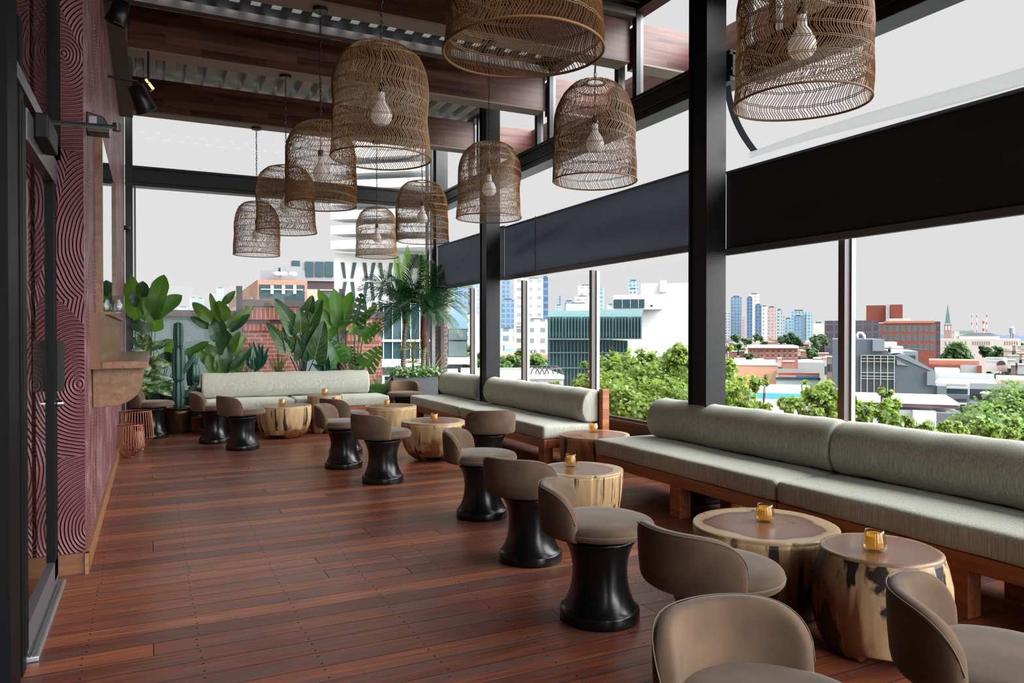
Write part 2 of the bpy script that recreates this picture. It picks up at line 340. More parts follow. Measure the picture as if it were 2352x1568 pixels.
m = MB(); m.box(5.29, 5.51, -2, 10.38, 4.105, 4.505); m.build('fascia_face', wood_mat('fascia_beam_wood', (.05, .016, .013), (.23, .10, .08), 'Y', blocks=(.62, .085), rough=.38), fo)
m = MB(); m.box(5.29, 5.51, -2, 10.38, 4.085, 4.104); m.build('fascia_underside', UND, fo)
# ceiling deck --------------------------------------------------------
ce = tag(empty('ceiling', (2, 6, 4.62)), kind='structure')
def corrug(x0, x1, y0, y1, z, pitch=.23, dz=.10, flat=.12):
    m = MB(); n = int((x1-x0)/pitch); xs = []
    for i in range(n+1):
        x = x0+i*pitch; xs += [(x, z), (x+flat, z), (x+flat+.02, z+dz), (x+pitch-.02, z+dz)]
    for (a, za), (b, zb) in zip(xs, xs[1:]): m.add([(a, y0, za), (b, y0, zb), (b, y1, zb), (a, y1, za)], [(0, 1, 2, 3)])
    return m
corrug(-.3, XC, 8.10, 10.40, 4.60).build('corrugated_deck', mat('light_grey_decking', (.50, .52, .53), .55), ce)
corrug(-.3, XC, 10.40, FAR+.1, 4.62).build('corrugated_deck', MATS['light_grey_decking'], ce)
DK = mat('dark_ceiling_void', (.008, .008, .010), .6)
def holes(y0, y1, z, pitch, hx, first):
    m = MB(); x = -.5; m.box(-.5, XC, y0, y0+.004, z, z+.02)
    n = int((XC+.5)/pitch)
    for i in range(n): m.box(x+i*pitch+hx, x+(i+1)*pitch, y0, y1, z, z+.02)
    return m
m = MB(); m.box(-.5, XC, -5, 7.00, 4.66, 4.70); m.box(-.5, XC, 7.04, 7.74, 4.66, 4.70); m.box(-.5, XC, 7.85, 8.10, 4.66, 4.70); m.build('roof_sheet', DK, ce)
holes(7.74, 7.85, 4.655, .20, .10, 0).build('slotted_strip', DK, ce)
holes(7.00, 7.04, 4.66, .20, .07, 0).build('slotted_strip', DK, ce)
m = MB(); m.box(-3, -.5, -5, FAR, 4.58, 4.70); m.build('roof_sheet', DK, ce)
for a, b in ((4.6, 6.1), (2.7, 4.2)):
    m = MB()
    for k in range(7):
        y = a+(b-a)*(k+.5)/7; m.box(-.2, XC, y-.02, y+.02, 4.60, 4.655)
    m.build('purlin', DK, ce)
# steel: columns, header, clerestory, roof edge -------------------------
def column(name, x, y, w=.20, d=.22):
    c = tag(empty(name, (x, y, 0)), kind='structure')
    m = MB(); m.box(x, x+w, y, y+.018, 0, 4.6); m.build('flange', COLM, c)
    m = MB(); m.box(x, x+w, y+d-.018, y+d, 0, 4.6); m.build('flange', COLM, c)
    m = MB(); m.box(x+.012, x+.05, y+.018, y+d-.018, 0, 4.6); m.build('web', COLM, c)
    m = MB(); m.box(x-.06, x+w+.06, y-.06, y+d+.06, 0, .02); m.build('base_plate', COLM, c)
    return c
column('trim_10', 3.98, 8.955); column('trim_11', 3.98, 4.635); column('trim_12', 3.98, .45)
m = MB()
w1 = tag(empty('window_1', (XC, 6, 3.46)), kind='structure')     # clerestory strip of the right side
def header(y0, y1, z0=3.46, z1=3.71, x=XC):
    m = MB(); m.box(x, x+.16, y0, y1, z0+.05, z1); m.box(x-.03, x+.19, y0, y1, z0, z0+.045); m.box(x-.03, x+.19, y0, y1, z1-.03, z1+.01); m.box(x-.015, x, y0, y1, z0+.09, z0+.12)
    return m
header(4.75, FAR).build('header_beam', BLACK, w1, bevel=.006); header(.4, 4.62, 3.42, 3.67).build('header_beam', BLACK, w1, bevel=.006); header(-4, .4, 3.42, 3.67).build('header_beam', BLACK, w1)
m = MB(); m.box(XC-.02, XC+.14, -5, 10.45, 4.56, 4.80); m.build('roof_edge_beam', BLACK, w1)
for a, b in BY:
    for y in (a-.085, b+.015):
        m = MB(); m.box(XC, XC+.05, y, y+.07, 3.71, 4.56); m.build('mullion', DARKP, w1)
        m = MB(); m.box(XC+.05, XC+.09, y+.01, y+.06, 3.71, 4.56); m.build('mullion', GREYP, w1)
prev = FAR-.1
for a, b in BY:
    m = MB(); m.box(XC+.03, XC+.036, b+.09, prev-.09, 3.72, 4.55); m.build('pane', GLASS, w1); prev = a
# far glazing
w2 = tag(empty('window_2', (2, FAR, 0)), kind='structure')
m = MB(); m.box(-.34, 4.62, FAR, FAR+.16, 3.56, 3.77); m.box(-.34, 4.62, FAR-.03, FAR+.19, 3.50, 3.55); m.box(-.34, 4.62, FAR-.03, FAR+.19, 3.75, 3.79); m.build('header_beam', BLACK, w2, bevel=.006)
m = MB(); m.box(-.34, 4.62, FAR, FAR+.1, 4.56, 4.7); m.build('head_rail', BLACK, w2)
m = MB(); m.box(-.335, -.24, FAR-.06, FAR+.08, 0, 4.6); m.build('jamb', DARKP, w2)
m = MB(); m.box(-.225, -.20, FAR-.05, FAR+.02, 0, 3.5); m.build('guide_rail', GREYP, w2)
m = MB(); m.box(4.30, 4.36, FAR-.04, FAR+.06, .5, 4.56); m.build('jamb', GREYP, w2)
m = MB(); m.box(4.22, 4.26, FAR-.02, FAR+.06, .5, 4.56); m.build('jamb', DARKP, w2)
m = MB(); m.box(-.24, 4.50, FAR-.04, FAR+.10, 0, .50); m.build('sill_wall', mat('black_sill_wall', (.015, .015, .018), .5), w2)
m = MB(); m.box(-.24, 4.50, FAR-.06, FAR+.10, .50, .535); m.build('sill', GREYP, w2)
PZ = 2.10
PXX = [onY(549, 700, FAR+.06).x-.04, onY(785, 700, FAR+.06).x-.04]
for x in PXX:
    m = MB(); m.box(x, x+.085, FAR+.03, FAR+.10, .535, PZ); m.build('post', GREYP, w2)
for x0, x1 in ((-.2, PXX[0]), (PXX[0]+.085, PXX[1]), (PXX[1]+.085, 4.28)):
    m = MB(); m.box(x0, x1, FAR+.06, FAR+.07, .535, PZ-.02); m.build('pane', GLASS, w2)
m = MB(); m.box(-.24, 4.28, FAR+.07, FAR+.076, 3.79, 4.56); m.build('pane', GLASS, w2)
# corner post of black steel between far and right glazing
m = MB(); m.box(4.35, 4.56, FAR-.12, FAR+.16, 2.1, 4.7); m.box(4.44, 4.50, FAR-.1, FAR+.1, 0, 2.1); struct('trim_13', m, BLACK)
# parapet glazing of the right side
w3 = tag(empty('window_3', (XR, 6, 0)), kind='structure')
m = MB(); m.box(XR-.05, XR+.2, -4, FAR, 0, .42); m.build('sill_wall', MATS['black_sill_wall'], w3)
m = MB(); m.box(XR-.07, XR+.12, -4, FAR, .42, .45); m.box(XR-.02, XR+.03, -4, FAR, .45, .475); m.build('sill', mat('dark_bronze_sill', (.05, .048, .05), .4, .3), w3)
PY = [10.62, 8.84, 7.12, 5.40, 3.74, 2.05, .35, -1.35]
for y in PY:
    m = MB(); m.box(XR-.045, XR+.01, y-.02, y+.035, .45, 2.08); m.build('post', mat('dark_grey_post', (.085, .075, .072), .45), w3)
    m = MB(); m.box(XR+.01, XR+.05, y-.035, y-.005, .45, 2.075); m.box(XR+.01, XR+.05, y-.002, y+.03, .45, 2.075); m.build('glazing_bead', mat('silver_bead', (.26, .28, .29), .4, .6), w3)
for a, b in zip([FAR]+PY, PY):
    m = MB(); m.box(XR+.028, XR+.036, b+.03, a-.04, .475, 2.06); m.build('pane', GLASS, w3)
# rolled shades above the parapet glass ------------------------------------
def blind(label, y0, y1, z0, z1, seed, amp=.012, x=XC+.02):
    t = thing('roller_blind', label, 'blind', (x, y0, z0), group='dark roller blinds along the window side')
    r = random.Random(seed); ph = [r.uniform(0, 6) for _ in range(6)]
    ny, nz = 60, 24; vs = []; fs = []
    for i in range(ny+1):
        for j in range(nz+1):
            u, v = i/ny, j/nz; y = y0+(y1-y0)*u
            w = amp*(math.sin(5*u+3*v+ph[0])+.8*math.sin(2.2*u-7*v+ph[1])+.5*math.sin(17*u*(.4+v)+ph[2]))*(math.sin(math.pi*v)**.6 if 0 < v < 1 else 0)*min(1, u*9, (1-u)*9)
            sag = -.012*math.sin(math.pi*u)*(v > 0)
            vs.append((x+w, y, z0+.05+(z1-z0-.05)*v+sag*v))
    for i in range(ny):
        for j in range(nz): a = i*(nz+1)+j; fs.append((a, a+1, a+nz+2, a+nz+1))
    m = MB(); m.add(vs, fs); o = m.build('fabric', SLATE if y0 > 4.8 else SLATE2, t, smooth=True)
    so = o.modifiers.new('thick', 'SOLIDIFY'); so.thickness = .003
    m = MB(); m.box(x-.02, x+.02, y0, y1, z0, z0+.055); m.build('bottom_bar', mat('blind_bottom_bar', (.09, .095, .10), .5), t, bevel=.006)
    m = MB(); m.box(x-.012, x+.012, y0, y1, z1-.012, z1+.006); m.build('top_hem', SLATE, t)
    return t
blind('charcoal fabric blind between the corner post and the slender steel column', 9.22, FAR-.15, 2.11, 2.85, 1, .022)
blind('charcoal fabric blind spanning the bay between the two black steel columns', 4.86, 9.21, 2.10, 2.83, 2, .034)
blind('nearest and darkest charcoal fabric blind, past the second steel column', .46, 4.84, 2.02, 2.72, 3, .006)
blind('charcoal fabric blind in the bay beside the camera, mostly out of frame', -3.9, .40, 2.02, 2.72, 4, .006)
# post-side strip of the far blind bay, cable and strap
m = MB(); m.tube([(XC-.045, 8.18, 2.83), (XC-.05, 8.17, 2.6), (XC-.04, 8.19, 2.15)], .006, 6); tag(m.build('blind_cord', BLACK), 'thin black cord hanging down over the middle blind', 'cord')
m = MB()
pts = []
for k in range(15):
    u = k/14; pts.append(onX(1664+60*u**2.2+4*math.sin(3*u), 200+148*u, XC-.03))
for a, b in zip(pts, pts[1:]):
    w = Vector((0, -.07, 0)); m.add([a, b, b+w, a+w, a+Vector((.004, 0, 0)), b+Vector((.004, 0, 0)), b+w+Vector((.004, 0, 0)), a+w+Vector((.004, 0, 0))], [(0, 1, 2, 3), (7, 6, 5, 4), (0, 4, 5, 1), (3, 2, 6, 7)])
tag(m.build('fabric_strap', SLATE), 'black strap curving down from the header beside the near steel column', 'strap')
FILM = glass_mat('clear_film', (.90, .92, .92), 1.0, .25)
m = MB(); nz = 12
for k in range(31):
    pass
ys = [4.55-4.0*k/30 for k in range(31)]
vs = []; fs = []
for i, y in enumerate(ys):
    for j in range(9):
        a = math.pi*2*j/9; rr = .018+.02*min(1, i/12)
        vs.append((XC+.0+rr*math.cos(a), y, 2.80+.035*math.sin(i*.31)*.4+rr*math.sin(a)*1.3))
for i in range(30):
    for j in range(9): fs.append((i*9+j, i*9+(j+1) % 9, (i+1)*9+(j+1) % 9, (i+1)*9+j))
m.add(vs, fs); tag(m.build('rolled_plastic_film', FILM, smooth=True), 'clear plastic film rolled up along the top of the nearest blind', 'plastic film')
# ---------------------------------------------------------------- glass door on the left
d = tag(empty('door_1', (-.45, 4.0, 0)), kind='structure')
DB = mat('black_door_frame', (.004, .005, .006), .5, spec=.12)
def dpart(n, *b, mt=DB, **k):
    m = MB(); m.box(*b); return m.build(n, mt, d, **k)
dpart('jamb', -.545, -.455, 3.13, 3.35, 0, 4.5); dpart('jamb', -.60, -.50, 3.0, 3.13, 0, 4.5)
dpart('jamb', -.52, -.485, 3.35, 3.43, 0, 3.0)
dpart('jamb', -.50, -.462, 3.46, 3.55, 0, 2.60)
dpart('transom_post', -.50, -.455, 4.66, 4.845, 2.33, 4.5); dpart('transom_rail', -.50, -.455, 3.35, 4.845, 2.33, 2.39, mt=GREYP)
dpart('stile', -.50, -.46, 4.52, 4.66, .06, 2.28); dpart('stile', -.50, -.46, 3.50, 3.60, .06, 2.28)
dpart('top_rail', -.50, -.455, 3.60, 4.66, 2.15, 2.28, mt=mat('satin_door_rail', (.14, .14, .16), .3, .4)); dpart('bottom_rail', -.50, -.46, 3.60, 4.66, .04, .16, mt=GREYP)
dpart('pane', -.482, -.478, 3.60, 4.55, .14, 2.18, mt=GLASS); dpart('pane', -.482, -.478, 3.45, 4.70, 2.39, 4.4, mt=GLASS)
pa_ = onY(76, 900, 4.67); pb_ = onY(147, 781, 4.67)
dpart('push_plate', pa_.x, pb_.x, 4.668, 4.685, pa_.z, pb_.z, mt=mat('matt_black_plate', (.006, .006, .007), .6))
dpart('threshold', -.478, -.425, 3.60, 4.68, 0, .022, mt=ALU, bevel=.004)
for k in range(3): dpart('threshold_groove', -.468+.014*k, -.462+.014*k, 3.60, 4.68, .022, .027, mt=mat('groove_alu', (.35, .36, .38), .4, .8))
m = MB(); m.lathe([(.016, 0), (.018, .01), (.018, .03), (.012, .036)], 16); o = m.build('lock_cylinder', mat('polished_chrome', (.7, .7, .72), .15, 1.0), d, world=False); o.location = (-.01, .60, .985); o.rotation_euler = (0, math.pi/2, 0)
cl = thing('door_closer', 'black door closer box with long steel arm above the glass door', 'door closer', (-.44, 4.2, 2.4))
p = onX(105, 300, -.43)
m = MB(); m.box(-.455, -.40, p.y-.18, p.y+.18, p.z-.075, p.z+.035); m.build('closer_box', mat('closer_black', (.008, .008, .009), .5, spec=.2), cl, bevel=.008)
m = MB(); a = Vector((-.42, p.y+.02, p.z+.045)); b = onY(268, 292, p.y+.55); m.tube([a, b], .011, 8); m.lathe([(.02, -.02), (.02, .02)], 12, c=tuple(b)); m.build('arm', mat('closer_arm', (.05, .055, .055), .3, .6), cl)
# dark lobby side of the doorway (seen only through the glass)
sbox('wall_door_side', mat('dark_lobby_wall', (.06, .045, .045), .8), (-3.0, -2.9, -5, 5.0, 0, 4.6))
sbox('wall_near_left', mat('near_wall_black', (.004, .004, .005), .7, spec=.1), (-.60, -.50, -5, 3.0, 0, 4.6))
# ---------------------------------------------------------------- shelf, mirror, fittings on the pink wall
SW = wood_mat('warm_shelf_wood', (.13, .058, .025), (.27, .14, .062), 'Y', rough=.35)
SWD = wood_mat('shelf_end_wood', (.13, .045, .02), (.22, .085, .035), 'Z', rough=.35)
sh = thing('wall_shelf', 'honey wood drink ledge with curved brackets below the wall mirror', 'shelf', (-.345, 6.5, 1.13))
Y0, Y1 = 5.30, 8.45
m = MB(); m.box(-.345, -.285, Y0, Y1, 1.135, 1.49); m.build('back_panel', SW, sh, bevel=.004)
m = MB(); m.box(-.285, -.02, Y0, Y1, 1.135, 1.185); m.build('counter', wood_mat('counter_wood', (.16, .07, .035), (.30, .15, .08), 'Y', rough=.22), sh, bevel=.005)
m = MB(); m.box(-.345, -.285, Y0-.004, Y0, 1.135, 1.49); m.build('end_cap', SWD, sh)
m = MB(); m.box(-.335, -.26, Y0+.55, Y1+.1, 1.49, 1.515); m.build('ledge_cap', SW, sh, bevel=.003)
def bracket(y):
    pts = [(-.34, 1.135), (-.055, 1.135)]
    for k in range(13):
        a = k/12*math.pi/2; pts.append((-.30+.245*math.cos(a)**.8, 1.05-.165*math.sin(a)))
    pts.append((-.34, .885)); m = MB(); m.prism(pts, y, y+.06); m.build('bracket', SW, sh, bevel=.003)
bracket(5.42); bracket(6.9); bracket(8.3)
mi = thing('wall_mirror', 'tall wood framed mirror standing on the wall ledge', 'mirror', (-.33, 7, 1.52))
MY0, MY1, MZ1 = 5.85, 8.25, 2.84
m = MB(); m.box(-.345, -.33, MY0, MY1, 1.515, MZ1); m.build('mirror_glass', mat('mirror_silver', (.86, .89, .90), .015, 1.0), mi)
for b in ((-.345, -.30, MY0-.06, MY0, 1.50, MZ1), (-.345, -.31, MY1, MY1+.03, 1.515, MZ1)):
    m = MB(); m.box(*b); m.build('frame_side', SW, mi)
p = onX(228, 282, -.33)
t = thing('wall_sensor', 'small black wedge shaped sensor box above the mirror', 'sensor', (-.345, p.y, p.z))
sy = onX(198, 280, -.345).y; sz = onY(220, 281, sy).z; m = MB(); m.prism([(-.345, sz-.06), (-.225, sz-.06), (-.222, sz-.02), (-.255, sz+.04), (-.345, sz+.062)], sy, sy+.12); m.build('housing', mat('sensor_black', (.01, .01, .012), .3), t, bevel=.006)
m = MB(); m.box(-.33, -.29, sy-.002, sy, sz-.01, sz+.035); m.build('sticker', mat('sticker_grey', (.35, .37, .40), .5), t)
p = onX(268, 700, -.30); t = thing('wall_sconce', 'small clear glass wall light beyond the mirror', 'wall light', (-.345, p.y, p.z))
m = MB(); m.lathe([(.045, -.09), (.05, -.085), (.05, .09), (.045, .09), (.045, -.08)], 20, c=(-.285, p.y, p.z), capt=False); m.build('glass_cylinder', glass_mat('sconce_glass', (.92, .95, .95), 1.5, .1), t, smooth=True)
m = MB(); m.box(-.345, -.33, p.y-.03, p.y+.03, p.z-.04, p.z+.04); m.build('back_plate', mat('nickel', (.5, .5, .5), .3, .9), t)
m = MB(); m.lathe([(.02, -.05), (.03, .0), (.012, .05)], 14, c=(-.285, p.y, p.z)); m.build('bulb', mat('frosted_white', (.75, .75, .72), .6), t, smooth=True)
p = onY(290, 523, 11.7); t = thing('security_camera', 'tiny black camera on the frame at the pink wall end', 'camera', p)
m = MB(); m.lathe([(.0, -.06), (.03, -.06), (.034, .03), (.02, .05)], 14); o = m.build('body', BLACK, t, world=False, smooth=True); o.rotation_euler = (0, math.pi/2, 0.3)
m = MB(); m.box(-.06, -.02, -.02, .02, -.015, .015); m.build('mount', BLACK, t, world=False)
# spotlights on the bulkhead
def spot(px, py, y, label, s=1.0, tilt=(.5, .5)):
    p = onY(px, py, y); t = thing('spotlight', label, 'spotlight', p, group='black stage spotlights on the wall')
    m = MB(); m.lathe([(.05*s, -.13*s), (.075*s, -.12*s), (.085*s, .02*s), (.10*s, .10*s), (.105*s, .11*s), (.098*s, .11*s), (.08*s, .03*s)], 24, capt=False); o = m.build('housing', mat('spot_black', (.008, .008, .01), .3), t, world=False, smooth=True); o.rotation_euler = (math.pi+tilt[0], tilt[1], 0)
    m = MB(); m.lathe([(.078*s, .028*s), (.06*s, .034*s)], 20); o2 = m.build('lens', mat('spot_lens', (.05, .05, .055), .1), t, world=False); o2.rotation_euler = o.rotation_euler
    m = MB(); m.tube([(0, 0, 0), (-.04, 0, .16*s), (-.36-p.x, 0, .17*s)], .012*s, 6); m.build('yoke', BLACK, t, world=False)
    m = MB(); m.tube([(-.04, 0, .12*s), (-.12*s, .02, .10*s), (-.2*s, 0, .2*s)], .005, 6); m.build('cable', BLACK, t, world=False)
spot(326, 228, 7.6, 'black spotlight hanging from the bulkhead, near the glowing heater bar', 1.0, (.35, -.45))
spot(272, 30, 6.6, 'upper black spotlight clamped to the grey bulkhead', .8, (.2, .3))
p = onY(343, 192, 7.9); t = thing('heater_lamp', 'glowing orange heater bar tucked under the second beam', 'heater', p)
e_ = bpy.data.materials.new('heater_glow'); e_.use_nodes = True; bb = e_.node_tree.nodes['Principled BSDF']; bb.inputs['Emission Color'].default_value = (1, .32, .08, 1); bb.inputs['Emission Strength'].default_value = 6; bb.inputs['Base Color'].default_value = (.8, .3, .1, 1)
m = MB(); m.tube([onY(335, 182, 7.99), onY(352, 204, 7.99)], .012, 8); m.build('heating_element', e_, t); m = MB(); q_ = onY(341, 193, 7.99); m.tube([q_, (q_.x, 7.99, 4.09)], .012, 6); m.build('hanger', BLACK, t)
m = MB(); m.tube([onY(331, 181, 8.03), onY(350, 207, 8.03)], .03, 8); m.build('reflector', BLACK, t)
p = onX(240, 960, -.345); t = thing('wall_socket', 'black outlet plate low on the pink wall behind the lanterns', 'outlet', (-.345, p.y, p.z)); m = MB(); m.box(-.345, -.335, 9.6, 9.75, .30, .46); m.build('plate', BLACK, t)
# ================================================================ FURNITURE
VELV = mat('taupe_velvet', (.150, .098, .064), .85, spec=.12, sheen=.2, noise=(5, (.085, .056, .038), .17), bump=(300, .08))
PIPE = mat('velvet_piping', (.15, .10, .072), .8, sheen=.2)
LACQ = mat('black_lacquered_base', (.006, .006, .007), .25, spec=.45, bump=(14, .10))
RS, AM = .262, math.radians(65)
def stool_meshes():
    m = MB()
    prof = [(.186, 0), (.190, .006), (.190, .046), (.187, .054), (.176, .062), (.160, .090), (.146, .125), (.136, .165), (.131, .21), (.131, .25), (.136, .29), (.147, .33), (.162, .362), (.170, .372), (.170, .385), (.155, .395), (.155, .415)]
    # smooth the curve a little with extra rings
    pr = []
    for a, b in zip(prof, prof[1:]): pr += [a, ((a[0]+b[0])/2, (a[1]+b[1])/2)]
    m.lathe(pr+[prof[-1]], 64); base = m
    m = MB()
    m.lathe([(.15, .412), (.235, .413), (.252, .418), (.260, .428), (.261, .438), (.258, .443), (.259, .448), (.257, .459), (.248, .470), (.225, .478), (.18, .483), (.10, .486), (.03, .487)], 56); seat = m
    m = MB(); m.tube([(.259*math.cos(2*math.pi*k/56), .259*math.sin(2*math.pi*k/56), .4425) for k in range(56)], .0035, 6, close=True); pipe = m
    # backrest: a pad wrapped round the rear, outline rounded at both top ends
    m = MB(); NA, NS = 56, 20; vs = []; fs = []
    zl = .412
    for i in range(NA+1):
        a = AM*(-1+2*i/NA); u = min(.9999, abs(a)/AM)
        zt = zl+.055+(.642-zl-.055)*(1-u**4.6)**(1/2.1)
        th = .066*(1-u**14)**.35*1.0
        th = max(th, .012); ro = .278+.006*(1-u*u); mid = ro-.033
        zc, hh = (zl+zt)/2, (zt-zl)/2
        for k in range(NS):
            c = 2*math.pi*k/NS; cx, cz = math.cos(c), math.sin(c)
            e = 2/3.2; px = (abs(cx)**e)*(1 if cx > 0 else -1); pz = (abs(cz)**(2/6.0))*(1 if cz > 0 else -1)
            r = mid+px*th/2*(1-.10*max(0, pz)); z = zc+pz*hh
            lean = .018*max(0, (z-zl)/.24)
            vs.append(((r+lean)*math.cos(a), (r+lean)*math.sin(a), z))
    for i in range(NA):
        for k in range(NS): fs.append((i*NS+k, i*NS+(k+1) % NS, (i+1)*NS+(k+1) % NS, (i+1)*NS+k))
    fs.append(tuple(range(NS-1, -1, -1))); fs.append(tuple(NA*NS+k for k in range(NS))); m.add(vs, fs); back = m
    m = MB(); pts = []
    for i in range(NA+1):
        a = AM*(-1+2*i/NA)*.995; u = min(.9999, abs(a)/AM); zt = zl+.055+(.642-zl-.055)*(1-u**4.6)**(1/2.1)
        th = max(.012, .066*(1-u**14)**.35); rq = .278+.006*(1-u*u)-.033+th*.40+.018*(zt-zl)/.24; pts.append((rq*math.cos(a), rq*math.sin(a), zt-.004))
    m.tube(pts, .002, 5); seam = m
    return base, seat, pipe, back, seam
stool0 = thing('swivel_stool', 'x', 'stool')
_b, _s, _p, _k, _e = stool_meshes()
_b.build('base', LACQ, stool0, smooth=True); so = _s.build('seat', VELV, stool0, smooth=True); _p.build('piping', PIPE, so, smooth=True)
ko = _k.build('backrest', VELV, stool0, auto=60); _e.build('seam', PIPE, ko, smooth=True)
used = []
def place_stool(px, d, phi, label):
    """px: photo column of the seat's centre, d: forward distance, phi: degrees the back is turned to the left from facing the viewer"""
    r = (px-1176)/F*d; c = rt*r+fw0*d
    v = Vector((-c.x, -c.y)); v.normalize(); left = Vector((v.y, -v.x))     # left of the picture as seen when looking at the stool
    if left.dot(Vector((rt.x, rt.y))) > 0: left = -left
    a = math.radians(phi); dr = v*math.cos(a)+left*math.sin(a)
    o = stool0 if not used else copy_tree(stool0); used.append(o)
    o.location = (c.x, c.y, 0); o.rotation_euler = (0, 0, math.atan2(dr.y, dr.x)); o['label'] = label; o['group'] = 'taupe velvet stools on black pedestal bases'
    return o
def dfl(y): return H*F/(y-769)+.19          # forward distance of a base whose front edge meets the floor at row y
place_stool(1378, dfl(1455), 89, 'large stool seen side on, nearest one whose black base shows whole')
place_stool(1219, dfl(1307), 29, 'taupe stool showing its outer back, hiding part of the boldly streaked stump table')
place_stool(1107, dfl(1200), 102, 'taupe stool with its back to the door, beside the one at the streaked round table')
place_stool(879, dfl(1115), 48, 'taupe stool in front of the bowl shaped stump table, its outer back showing')
place_stool(789, dfl(1080), 104, 'taupe stool seen from the side, directly before a half hidden stool')
place_stool(557, dfl(1036), 64, 'taupe stool beside the stump table with the reddish arch mark')
place_stool(493, dfl(1021), 90, 'taupe stool in front of the left end of the far sofa')
place_stool(350, 9.75, 95, 'taupe stool standing behind the copper wire lanterns')
place_stool(794, 8.45, 52, 'taupe stool mostly hidden behind the side-on stool by the narrow tall stump')
place_stool(929, 11.35, 178, 'taupe stool by the palm planter, seat toward the room')
place_stool(1121, 7.2, -10, 'taupe stool standing with its back to us before the window bench')
place_stool(1641, 2.84, 38, 'large close taupe stool at the near cracked stump table, back toward the camera')
place_stool(1785, 1.74, 137, 'taupe stool cut off by the bottom edge of the picture')
place_stool(2318, 2.0, 84, 'taupe stool cut off by the right edge of the picture')
# ---------------------------------------------------------------- stump tables
def stump_side(name, base, dark, red, seed, streak=(9, 9, 1.1), thr=.60, redthr=.5, zc=.45):
    m = mat(name, rough=.5); t, b = nodes(m)
    tc = N(t, 'ShaderNodeTexCoord'); mp = N(t, 'ShaderNodeMapping'); mp.inputs['Scale'].default_value = streak; mp.inputs['Location'].default_value = (seed, seed*.7, 0); t.links.new(tc.outputs['Object'], mp.inputs[0])
    n = N(t, 'ShaderNodeTexNoise'); n.inputs['Scale'].default_value = 1; n.inputs['Detail'].default_value = 5; n.inputs['Distortion'].default_value = .4; t.links.new(mp.outputs[0], n.inputs['Vector'])
    cr = N(t, 'ShaderNodeValToRGB'); cr.color_ramp.elements[0].position = thr; cr.color_ramp.elements[1].position = thr+.035; t.links.new(n.outputs['Fac'], cr.inputs[0])
    mp2 = N(t, 'ShaderNodeMapping'); mp2.inputs['Scale'].default_value = (2.6, 2.6, 2.2); mp2.inputs['Location'].default_value = (seed*2, 1, seed); t.links.new(tc.outputs['Object'], mp2.inputs[0])
    n2 = N(t, 'ShaderNodeTexNoise'); n2.inputs['Scale'].default_value = 1; n2.inputs['Detail'].default_value = 4; n2.inputs['Distortion'].default_value = .8; t.links.new(mp2.outputs[0], n2.inputs['Vector'])
    sp = N(t, 'ShaderNodeSeparateXYZ'); t.links.new(tc.outputs['Object'], sp.inputs[0])
    rf = mth(t, 'SUBTRACT', n2.outputs['Fac'], mth(t, 'MULTIPLY', sp.outputs['Z'], zc))
    cr2 = N(t, 'ShaderNodeValToRGB'); cr2.color_ramp.elements[0].position = redthr-.08; cr2.color_ramp.elements[1].position = redthr-.06+.06; t.links.new(rf, cr2.inputs[0])
    n3 = N(t, 'ShaderNodeTexNoise'); n3.inputs['Scale'].default_value = 3; n3.inputs['Detail'].default_value = 8; mp3 = N(t, 'ShaderNodeMapping'); mp3.inputs['Scale'].default_value = (5, 5, .8); t.links.new(tc.outputs['Object'], mp3.inputs[0]); t.links.new(mp3.outputs[0], n3.inputs['Vector'])
    c0 = N(t, 'ShaderNodeValToRGB'); c0.color_ramp.elements[0].position = .3; c0.color_ramp.elements[0].color = (base[0]*.55, base[1]*.5, base[2]*.42, 1); c0.color_ramp.elements[1].position = .62; c0.color_ramp.elements[1].color = (*base, 1); t.links.new(n3.outputs['Fac'], c0.inputs[0])
    m1 = N(t, 'ShaderNodeMixRGB'); t.links.new(cr2.outputs[0], m1.inputs[0]); t.links.new(c0.outputs[0], m1.inputs[1]); m1.inputs[2].default_value = (*red, 1)
    m2 = N(t, 'ShaderNodeMixRGB'); t.links.new(cr.outputs[0], m2.inputs[0]); t.links.new(m1.outputs[0], m2.inputs[1]); m2.inputs[2].default_value = (*dark, 1)
    t.links.new(m2.outputs[0], b.inputs['Base Color'])
    bu = N(t, 'ShaderNodeBump'); bu.inputs['Strength'].default_value = .15; bu.inputs['Distance'].default_value = .004; t.links.new(n3.outputs['Fac'], bu.inputs['Height']); t.links.new(bu.outputs[0], b.inputs['Normal'])
    return m
